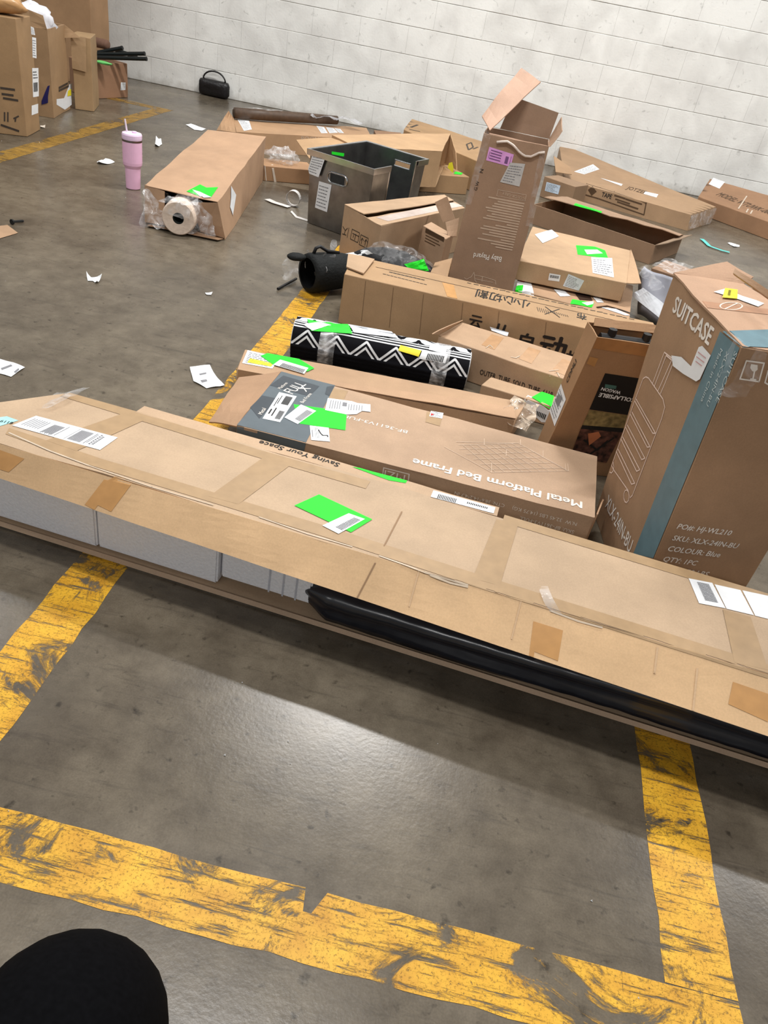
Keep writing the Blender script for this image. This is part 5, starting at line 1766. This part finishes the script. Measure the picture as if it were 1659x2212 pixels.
# small carton with a pale blue label leaning on it
zt = 0.14
A, B = T(1176, 381, zt), T(1243, 403, zt)
pd = perp_h(A, B)
t = carton('blue_label_carton', 'small carton with a pale blue label right behind the playard carton', [A, B, B + pd * 0.2, A + pd * 0.2], 0.0, (166, 132, 98), amp=0.003)
t.label([(1181, 393), (1211, 401), (1206, 420), (1177, 412)], 'text', plain('pale_blue_paper', (196, 212, 228), 0.5))

# ---- open flat carton in front of it
yaw = math.radians(-28.4)
ex, ey = V(math.cos(yaw), math.sin(yaw), 0), V(-math.sin(yaw), math.cos(yaw), 0)
c0o = V(0.696, 5.216, 0)
def oc(sx_, sy_, z_):
    return c0o + ex * sx_ * 0.417 + ey * sy_ * 0.24 + V(0, 0, z_)
t = carton('open_flat_carton', 'flat carton with its lid gaping open, dark inside, right of the playard carton', [oc(-1, -1, 0.116), oc(1, -1, 0.116), oc(1, 1, 0.116), oc(-1, 1, 0.116)], 0.0, (168, 132, 100), open_=('top',), amp=0.004)
E0, E1 = T(1176, 425, 0.150), T(1468, 508, 0.146)
t.slab('lid', [oc(-1, 1, 0.118), oc(1, 1, 0.118), E1, E0], 0.004, card((176, 140, 108)), (8, 4), 0.008)
t.slab('end_flap', [oc(1, -1, 0.116), oc(1, 1, 0.116), oc(1.12, 1, 0.13), oc(1.12, -0.8, 0.135)], 0.004, card((160, 132, 104)), (4, 2), 0.006)
t.decal('green_sticker', [(1243, 440), (1300, 458), (1298, 462), (1240, 443)], GREEN(), off=0.004)

# ---- carton at the right, at the wall
A, B = T(1509, 425, 0.115), T(1740, 508, 0.115)
D, C = T(1534, 386, 0.2), T(1750, 448, 0.2)
t = carton('model_carton', 'reddish brown carton with a white label at the right end of the wall', [A, B, C, D], 0.0, (172, 128, 90), amp=0.003)
t.label([(1541, 384), (1566, 393), (1554, 408), (1531, 398)], 'none')
t.text('MODEL: WTUWK-060Y', (1546, 421), (1668, 466), plain('brown_ink', (84, 62, 42), 0.6), 2.4, 0.02)
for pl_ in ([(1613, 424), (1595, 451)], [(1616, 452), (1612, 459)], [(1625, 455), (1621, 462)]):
    t.lines([pl_], 0.010, plain('glossy_torn_film', (226, 214, 198), 0.18, spec=0.8), 'torn_film', off=0.002)  # pale lines: shine of torn film put into the colour
# ================================================================ BACK LEFT CARTONS
b, c = T(59, 296), T(87, 281)
hz = zfor(b, 49, 38)
da = (T(0, 289) - b).normalized()
a = b + da * 0.48
d = c + da * 0.48
t = carton('tall_left_carton', 'tall brown carton with white labels at the left edge, in front of the torn one', [p + V(0, 0, hz) for p in (a, b, c, d)], 0.0, (176, 138, 92), amp=0.004)
t.label([(66, 57), (73, 60), (76, 76), (67, 74)], 'text')
t.label([(69, 80), (78, 82), (79, 126), (70, 124)], 'text')
t.label([(69, 147), (83, 147), (84, 208), (71, 210)], 'both')
t.label([(68, 228), (82, 224), (82, 244), (68, 249)], 'none')
t.lines([[(2, 190), (31, 194)], [(5, 203), (28, 206)], [(8, 212), (38, 217)], [(3, 270), (40, 283)]], 0.012, plain('soft_black_ink', (64, 54, 46), 0.6), 'print_lines')
t.lines([[(10, 243), (10, 261)], [(17, 243), (17, 262)], [(30, 256), (40, 251)], [(34, 254), (33, 262)]], 0.008, plain('soft_black_ink', (64, 54, 46), 0.6), 'cargo_symbol')
sk = Thing('paper_bundle', 'tan plastic-wrapped bundle resting on the tall left carton', 'bundle', (a + b + c + d) / 4 + V(0, 0, hz))
vs, fs = blob((a + b + c + d) / 4 + V(0.03, -0.0, hz + 0.055), 0.24, 0.10, 0.065, 0.2, 8, (24, 14), 2, True, math.atan2((b - a).y, (b - a).x))
mz = min(v.z for v in vs)
sk.part('wrapping', [v - V(0, 0, mz - hz - 0.003) for v in vs], fs, plain('tan_plastic', (196, 152, 104), 0.3, spec=0.5), smooth=True)
# torn carton
a, b = T(117, 256), T(156, 233)
b = a.lerp(b, 0.88)
h = zfor(b, 152, 52)
l = T(89, 252)
lv = (l - a)
lv = V(-(b - a).y, (b - a).x, 0).normalized() * 0.30
d, c = a + lv, b + lv
A, B, C, D = [p + V(0, 0, h) for p in (a, b, c, d)]
t = carton('torn_tall_carton', 'torn tall carton with white padding spilling from its open top', [A, B, C, D], 0.0, (180, 142, 98), open_=('top',), amp=0.006)
t.label([(141, 72), (148, 70), (152, 96), (144, 99)], 'text')
t.decal('white_label', [(122, 214), (138, 212), (150, 182), (156, 180), (155, 226), (140, 237), (143, 220), (122, 226)], WHITE(), off=0.001)
t.decal('yellow_sticker', [(146, 196), (154, 192), (154, 206), (145, 208)], YELLOW(), off=0.003)
t.lines([[(127, 190), (146, 180)], [(127, 196), (148, 186)]], 0.014, plain('soft_black_ink', (64, 54, 46), 0.6), 'print_lines')
t.decal('blue_strap', [(90, 218), (103, 186), (108, 184), (104, 208), (104, 222), (90, 226)], plain('dark_blue_tape', (40, 38, 92), 0.4), off=0.003)
t.slab('torn_flap', [A + V(0, 0, 0), D, D + V(0.02, 0.02, 0.12), A + V(-0.02, 0.0, 0.07)], 0.004, card((180, 142, 98)), (3, 3), 0.01)
t.slab('torn_flap', [B, C, C + V(0.16, 0.0, -0.10), B + V(0.1, 0.02, -0.06)], 0.004, card((186, 148, 104)), (3, 3), 0.01)
t.slab('torn_flap', [A.lerp(B, 0.2), B, B + V(0.0, -0.03, -0.04), A.lerp(B, 0.3) + V(0, -0.04, -0.06)], 0.004, card((176, 138, 98)), (4, 2), 0.01)
pd_ = Thing('white_padding', 'white padding bulging out of the torn tall carton', 'padding', (A + C) / 2 - V(0, 0, 0.12))
vs, fs = blob((A + C) / 2 + V(0.0, 0.0, 0.0), 0.15, 0.12, 0.11, 0.3, 9, (24, 14), 6, False)
pd_.part('padding', vs, fs, plain('white_padding', (226, 226, 232), 0.8), smooth=True)
# carton with square hole
a, b = T(152, 236), T(199, 243)
a, b = a + V(0.02, 0.03, 0), b + V(0.0, 0.03, 0)
h = zfor(b, 203, 82)
dv = perp_h(a, b) * 0.28
A, B, C, D = [p + V(0, 0, h) for p in (a, b, b + dv, a + dv)]
t = carton('printed_tall_carton', 'upright carton with dark print below a folded panel, beside the torn carton', [A, B, C, D], 0.0, (182, 146, 100), open_=(), amp=0.004)
t.decal('panel_shadow', [(154, 146), (186, 147), (184, 148), (155, 148)], card((150, 116, 80)), off=0.002)  # darker strip: shadow at the folded panel's lower edge painted on
t.slab('folded_panel', [A + V(0.005, -0.006, 0), A.lerp(B, 0.8) + V(0, -0.006, 0), A.lerp(B, 0.75) + V(0, -0.012, -0.21), A + V(0.005, -0.012, -0.2)], 0.004, card((186, 150, 106)), (3, 4), 0.006)
t.lines([[(157, 168), (180, 170)], [(157, 180), (182, 182)], [(158, 192), (180, 193)], [(160, 205), (182, 207)]], 0.03, plain('brown_ink', (104, 76, 50), 0.6), 'print_lines')
# tall backmost carton
b = T(204, 188)
a = b + V(-0.95, 0.0, 0)
t = carton('tallest_carton', 'tallest carton at the back left, reaching past the top of the picture', [V(a.x, a.y, 1.5), V(b.x, b.y, 1.5), V(b.x, b.y + 0.3, 1.5), V(a.x, a.y + 0.3, 1.5)], 0.0, (182, 140, 96), amp=0.004)
bt = b
# low carton with a label and black tubes on top
b, a = T(277, 211), T(205, 214)
h = zfor(b, 280, 137)
dv = perp_h(a, b) * 0.26
A, B, C, D = [p + V(0, 0, h) for p in (a, b, b + dv, a + dv)]
t = carton('low_left_carton', 'reddish low carton with a small white label at the wall, black tubes on top', [A, B, C, D], 0.0, (166, 122, 88), amp=0.003)
t.label([(261, 178), (271, 178), (271, 194), (260, 195)], 'text')
mid = (A + C) / 2
GR = plain('black_powder_coat', (20, 26, 26), 0.4)
ends = [((207, 124), (314, 127), 0.0), ((207, 117), (310, 116), 0.02), ((212, 114), (262, 104), 0.03), ((250, 108), (292, 122), 0.045)]
for i, (p0, p1, dz) in enumerate(ends):
    y = mid.y + 0.0 + 0.04 * (i - 1.5)
    q0, q1 = TY(p0[0], p0[1], y), TY(p1[0], p1[1], y)
    q0.z = max(q0.z, h + 0.018 + dz)
    th = Thing('metal_tube', ['lowest black metal tube jutting furthest right off the low left carton', 'black metal tube just above the lowest one on the low left carton', 'short black tube pointing up to the right on the low left carton', 'short black tube slanting down across the others on the low left carton'][i], 'tube', q0.lerp(q1, 0.4), 'black tubes on the low left carton')
    vs, fs = tube([q0, q1], 0.0145, 10)
    th.part('tube', vs, fs, GR, smooth=False)
    vs, fs = lathe([(0.0152, 0), (0.0152, 0.012)], q1, 10, (q1 - q0))
    th.part('end_cap', vs, fs, plain('black_cap', (14, 16, 16), 0.6))
q0 = TY(214, 93, mid.y + 0.06)
th = Thing('brown_roll', 'short brown roll lying on top of the black tubes', 'roll', q0 - V(0, 0, 0.03))
vs, fs = lathe([(0.008, -0.02), (0.028, -0.016), (0.034, 0.0), (0.034, 0.2)], q0 + V(0.06, 0, 0), 16, V(-1, 0.1, 0))
th.part('roll', vs, fs, plain('brown_fabric', (112, 82, 66), 0.8), smooth=True)
pg = TY(218, 130, A.y - 0.0)
pg.z = h + 0.012
th = Thing('green_tape_wad', 'pale green wad of tape under the black tubes', 'tape', V(pg.x, pg.y + 0.03, h))
vs, fs = blob(V(pg.x, pg.y + 0.03, h + 0.012), 0.07, 0.03, 0.012, 0.3, 8, (14, 8), 1, True)
mz = min(v.z for v in vs)
th.part('wad', [v - V(0, 0, mz - h - 0.003) for v in vs], fs, plain('pale_green_tape', (110, 200, 110), 0.5), smooth=True)

# ================================================================ SMALL THINGS ON THE FLOOR
# ---- pink tumbler
p = T(288, 407)
t = Thing('tumbler', 'pink insulated tumbler with lid and straw standing on the floor', 'cup', p)
PINK = plain('pink_powder_coat', (246, 196, 226), 0.4, mottle=0.02)
vs, fs = lathe([(0.034, 0.001), (0.037, 0.004), (0.0385, 0.06), (0.0395, 0.105), (0.048, 0.122), (0.0495, 0.135), (0.050, 0.236)], p, 36)
t.part('body', vs, fs, PINK, smooth=False)
vs, fs = lathe([(0.0505, 0.236), (0.0505, 0.246)], p, 36)
t.part('steel_ring', vs, fs, plain('steel_ring', (150, 140, 140), 0.3, 1.0))
vs, fs = lathe([(0.0500, 0.246), (0.0510, 0.254), (0.0510, 0.268), (0.048, 0.275), (0.02, 0.278), (0.001, 0.278)], p, 36)
t.part('lid', vs, fs, plain('lilac_lid', (240, 212, 240), 0.35, mottle=0.02))
vs, fs = lathe([(0.012, 0.277), (0.012, 0.285), (0.001, 0.287)], p + V(0.014, 0.0, 0), 16)
t.part('lid_knob', vs, fs, plain('lilac_lid', (240, 212, 240), 0.35, mottle=0.02))
vs, fs = tube([p + V(-0.022, 0, 0.25), p + V(-0.036, 0.0, 0.335)], 0.0045, 10)
t.part('straw', vs, fs, plain('clear_pale_straw', (222, 210, 222), 0.3))
aw = V(-0.36, 0.93, 0)
hp = p + aw * 0.046
vs, fs = tube([hp + V(0, 0, 0.25), hp + aw * 0.03 + V(0, 0, 0.252), hp + aw * 0.042 + V(0, 0, 0.23), hp + aw * 0.04 + V(0, 0, 0.15), hp + aw * 0.012 + V(0, 0, 0.138), hp + V(0, 0, 0.14)], 0.009, 8)
t.part('handle', vs, fs, PINK, smooth=True)
# ---- black handbag
p = T(462, 209)
t = Thing('handbag', 'small black handbag with a stiff arched handle at the foot of the wall', 'bag', p)
ang = math.radians(-4)
hx, hy = V(math.cos(ang), math.sin(ang), 0), V(-math.sin(ang), math.cos(ang), 0)
vs, fs = [], []
n, m = 20, 14
for i in range(m + 1):
    u = i / m * 2 - 1
    k = (1 - abs(u) ** 6) ** 0.3 if abs(u) < 1 else 0.02
    k = max(k, 0.03)
    for j in range(n):
        a_ = 2 * math.pi * j / n
        ca, sa = math.cos(a_), math.sin(a_)
        sq = (abs(ca) ** 3.5 + abs(sa) ** 3.5) ** (-1 / 3.5)
        vs.append(p + hx * u * 0.145 + hy * (ca * sq * 0.045 * k) + V(0, 0, 0.068 + sa * sq * 0.065 * (0.55 + 0.45 * k)))
for i in range(m):
    for j in range(n):
        a_, b_ = i * n + j, i * n + (j + 1) % n
        fs.append((a_, b_, b_ + n, a_ + n))
fs += [tuple(range(n))[::-1], tuple(range(m * n, m * n + n))]
LEA = plain('black_leather', (22, 20, 22), 0.38, spec=0.5, bump=0.3, scale=60)
t.part('body', vs, fs, LEA, smooth=True)
vs, fs = tube([p + hx * (0.105 * math.cos(a_)) + V(0, -0.0, 0.125 + 0.075 * math.sin(a_)) for a_ in [math.pi * k / 12 for k in range(13)]], 0.007, 8)
t.part('handle', vs, fs, LEA, smooth=True)
vs, fs = blob(p + hy * -0.036 + V(0, 0, 0.085), 0.10, 0.014, 0.035, 0.1, 6, (18, 10), 2, False, ang)
t.part('front_flap', vs, fs, LEA, smooth=True)
for s in (-1, 1):
    vs, fs = lathe([(0.010, -0.004), (0.010, 0.004)], p + hx * 0.1 * s + V(0, 0, 0.128), 10, hy)
    t.part('ring', vs, fs, plain('dark_metal', (60, 56, 52), 0.35, 1.0))

# ---- paper scraps
def scrap(name, label, pts, mat, lift=0.004, cat='paper scrap', curl=0.012, marks=None, grp='paper scraps on the floor'):
    P = [T(a_, b_, 0.0) for a_, b_ in pts]
    c_ = sum(P, V(0, 0, 0)) / len(P)
    th = Thing(name, label, cat, c_, grp)
    bm = bmesh.new()
    bm.faces.new([bm.verts.new(p_) for p_ in P])
    bmesh.ops.triangulate(bm, faces=bm.faces[:])
    bmesh.ops.subdivide_edges(bm, edges=bm.edges[:], cuts=3, use_grid_fill=True)
    R_ = max((p_ - c_).length for p_ in P)
    for v in bm.verts:
        d_ = (v.co - c_).length / R_
        v.co.z = 0.0015 + curl * d_ * d_ * abs(noise.noise(v.co * 13 + V(3, 1, 0))) * 2
    bm.verts.index_update()
    vs, fs = [v.co.copy() for v in bm.verts], [[v.index for v in f.verts] for f in bm.faces]
    bm.free()
    fs = [f if ((vs[f[1]] - vs[f[0]]).cross(vs[f[2]] - vs[f[0]])).z > 0 else f[::-1] for f in fs]
    o = th.part('sheet', vs, fs, mat)
    so = o.modifiers.new('paper', 'SOLIDIFY')
    so.thickness = 0.0006
    so.offset = 1
    th.addbvh(vs, fs)
    if marks:
        for q_ in marks:
            th.decal('print', q_, GREYINK(), off=0.0015, cuts=2)
    return th
WH = WHITE()
scrap('label_sheet', 'white printed label lying on the floor at the left edge', [(-40, 770), (0, 777), (30, 785), (54, 795), (24, 815), (-30, 800)], WH, marks=[[(2, 796), (24, 788), (27, 791), (4, 800)], [(30, 804), (40, 796), (42, 799), (34, 806)]])
scrap('label_sheet', 'crumpled white printed slip on the yellow line beside the slim carton', [(410, 797), (453, 794), (470, 818), (485, 835), (446, 840), (418, 825)], WH, marks=[[(433, 822), (446, 820), (448, 824), (436, 827)], [(430, 808), (445, 805), (446, 808), (432, 811)]])
scrap('paper_scrap', 'curled white scrap with brown edge on the bare floor left of the boot', [(187, 598), (200, 601), (221, 604), (210, 614), (200, 608), (190, 608)], WH, curl=0.03)
scrap('paper_scrap', 'tiny white scrap on the floor between boot and curled scrap', [(443, 634), (459, 633), (456, 638), (446, 638)], WH, curl=0.004)
scrap('paper_scrap', 'white oval scrap on the floor left of the tumbler', [(209, 351), (228, 346), (248, 352), (232, 356), (214, 356)], WH, curl=0.02)
scrap('paper_scrap', 'white folded scrap on the floor right of the tumbler', [(334, 318), (337, 300), (348, 302), (350, 312), (342, 318)], WH, curl=0.03)
scrap('label_sheet', 'white slip on the floor behind the roll carton', [(401, 270), (412, 268), (445, 279), (436, 283), (420, 281)], WH, curl=0.006)
scrap('paper_scrap', 'small white scrap at the foot of the tall left carton', [(87, 272), (98, 272), (97, 277), (88, 277)], plain('cream_paper', (214, 202, 186), 0.6), curl=0.01)
scrap('cardboard_scrap', 'cardboard scrap on the floor at the left edge', [(-30, 492), (0, 489), (16, 487), (39, 504), (0, 516), (-30, 520)], card((190, 150, 112)), cat='cardboard scrap', curl=0.004)
scrap('paper_strip', 'short white strip beside the teal strip at the right', [(1571, 526), (1575, 525), (1597, 530), (1597, 534), (1585, 534)], WH, curl=0.01)
def ribbon(name, label, ctr, mat, w, cat, zs=None, flat=True):
    P = [T(a_, b_, (zs[i] if zs else 0.006)) for i, (a_, b_) in enumerate(ctr)]
    th = Thing(name, label, cat, V(P[0].x, P[0].y, 0))
    vs, fs = [], []
    for i, p_ in enumerate(P):
        d_ = (P[min(i + 1, len(P) - 1)] - P[max(0, i - 1)])
        s_ = V(-d_.y, d_.x, 0).normalized() * w / 2 if flat else V(0, 0, w / 2)
        vs += [p_ - s_, p_ + s_]
    vs = [V(v.x, v.y, max(v.z, 0.0015)) for v in vs]
    for i in range(len(P) - 1):
        fs.append((2 * i, 2 * i + 1, 2 * i + 3, 2 * i + 2))
    o = th.part('strip', vs, fs, mat)
    so = o.modifiers.new('tape', 'SOLIDIFY')
    so.thickness = 0.0008
    return th
ribbon('teal_strip', 'thin teal plastic strip on the floor near the model carton', [(1516, 516), (1524, 523), (1532, 531), (1545, 536), (1560, 541), (1576, 545)], plain('teal_plastic', (92, 206, 200), 0.4), 0.03, 'strip')
# curled white tape beside the bin
th = ribbon('curled_tape', 'curled white strip of tape on the floor left of the steel bin', [(577, 430), (592, 437), (612, 443), (625, 447)], plain('white_paper_tape', (220, 216, 212), 0.6), 0.04, 'tape')
cc = T(632, 446, 0.0)
pts = []
for k in range(22):
    a_ = -0.9 + k * 0.31
    pts.append(cc + V(0.04 * math.cos(a_), 0.01 * k / 22, 0.045 + 0.042 * math.sin(a_)))
vs, fs = [], []
for q_ in pts:
    vs += [q_ + V(0, -0.018, 0), q_ + V(0, 0.018, 0)]
for k in range(len(pts) - 1):
    fs.append((2 * k, 2 * k + 1, 2 * k + 3, 2 * k + 2))
o = th.part('curl', vs, fs, plain('white_paper_tape', (220, 216, 212), 0.6))
so = o.modifiers.new('tape', 'SOLIDIFY')
so.thickness = 0.0008
q0, q1, q2 = T(629, 456, 0.004), T(640, 468, 0.002), T(668, 477, 0.002)
vs = [q0 + V(0, -0.014, 0), q0 + V(0, 0.014, 0), q1 + V(0, -0.016, 0), q1 + V(0, 0.014, 0), q2 + V(0, -0.016, 0), q2 + V(0, 0.014, 0)]
o = th.part('tail', vs, [(0, 2, 3, 1), (2, 4, 5, 3)], plain('white_paper_tape', (220, 216, 212), 0.6))
so = o.modifiers.new('tape', 'SOLIDIFY')
so.thickness = 0.0008
# black screw
q0, q1 = T(27, 479, 0.012), T(52, 477, 0.006)
th = Thing('screw', 'black screw lying on the floor at the left', 'screw', V(q0.x, q0.y, 0))
vs, fs = tube([q0, q0.lerp(q1, 0.9), q1], [0.0055, 0.0055, 0.001], 8)
th.part('shank', vs, fs, plain('black_metal', (20, 22, 22), 0.4))
vs, fs = lathe([(0.0115, -0.006), (0.0115, 0.002)], q0, 10, (q1 - q0))
th.part('head', vs, fs, plain('black_metal', (20, 22, 22), 0.4))
# tiny chips on the floor, too small to pick apart
rnd = random.Random(11)
vs, fs = [], []
for i in range(46):
    x, y = rnd.uniform(-1.2, 0.9), rnd.uniform(0.5, 1.1)
    if i > 22:
        x, y = rnd.uniform(-3, 0), rnd.uniform(2.2, 6)
    s = rnd.uniform(0.001, 0.0026)
    a_ = rnd.uniform(0, 3)
    k = len(vs)
    for j in range(3):
        vs.append((x + s * math.cos(a_ + j * 2.1), y + s * math.sin(a_ + j * 2.1), 0.0012))
    vs.append((x, y, 0.0012 + s))
    fs += [(k, k + 1, k + 3), (k + 1, k + 2, k + 3), (k + 2, k, k + 3), (k + 2, k + 1, k)]
me = mkmesh('floor_crumbs', vs, fs)
me.materials.append(WH)
o = bpy.data.objects.new('floor_crumbs', me)
COL.objects.link(o)
o['kind'] = 'stuff'
o['label'] = 'tiny white crumbs scattered over the concrete floor'
o['category'] = 'crumbs'

# ================================================================ THE PERSON'S LEG
pr = Thing('person', 'black trousered knee of a seated person at the bottom left corner', 'person', V(-0.17, 0.10, 0.0))
def catmull(P, m=6):
    out = []
    for i in range(len(P) - 1):
        p0, p1, p2, p3 = P[max(i - 1, 0)], P[i], P[i + 1], P[min(i + 2, len(P) - 1)]
        for k in range(m):
            u = k / m
            out.append(tuple(0.5 * ((2 * b_) + (-a_ + c_) * u + (2 * a_ - 5 * b_ + 4 * c_ - d_) * u * u + (-a_ + 3 * b_ - 3 * c_ + d_) * u ** 3) for a_, b_, c_, d_ in zip(p0, p1, p2, p3)))
    out.append(P[-1])
    return out
def leg(side, hip, knee, ankle):
    P = [hip + (0.090,), tuple(hip[i] * 0.6 + knee[i] * 0.4 for i in range(3)) + (0.086,), tuple(hip[i] * 0.25 + knee[i] * 0.75 for i in range(3)) + (0.076,),
         (knee[0], knee[1] - 0.035, knee[2] + 0.004, 0.068), (knee[0], knee[1] + 0.004, knee[2] - 0.045, 0.066), (knee[0], knee[1] + 0.0, knee[2] - 0.13, 0.062),
         tuple(knee[i] * 0.45 + ankle[i] * 0.55 for i in range(3)) + (0.058,), ankle + (0.048,)]
    Q = catmull(P, 7)
    return tube([q[:3] for q in Q], [q[3] for q in Q], 24)
TR = plain('black_trouser_fabric', (11, 11, 13), 0.95, spec=0.05, mottle=0.15, scale=200)
KN = T(185, 2105, 0.53)
vs, fs = leg(1, (-0.11, -0.24, 0.52), (-0.168, KN.y - 0.024, 0.53), (-0.172, KN.y - 0.05, 0.09))
o = pr.part('trouser_leg', vs, fs, TR, smooth=True)
fx, fy = -0.17, KN.y - 0.05
vs, fs = [], []
for i, (yy, w_, h_) in enumerate(((-0.07, 0.025, 0.05), (-0.05, 0.036, 0.085), (0.0, 0.04, 0.10), (0.06, 0.042, 0.075), (0.12, 0.046, 0.055), (0.17, 0.04, 0.045), (0.195, 0.02, 0.035))):
    for k in range(12):
        a_ = 2 * math.pi * k / 12
        vs.append(V(fx + w_ * math.cos(a_), fy + yy, max(0.002, h_ * 0.5 + h_ * 0.5 * math.sin(a_))))
for i in range(6):
    for k in range(12):
        a_, b_ = i * 12 + k, i * 12 + (k + 1) % 12
        fs.append((a_, b_, b_ + 12, a_ + 12))
fs += [tuple(range(12))[::-1], tuple(range(72, 84))]
pr.part('shoe', vs, fs, plain('black_shoe', (16, 16, 17), 0.6), smooth=True)
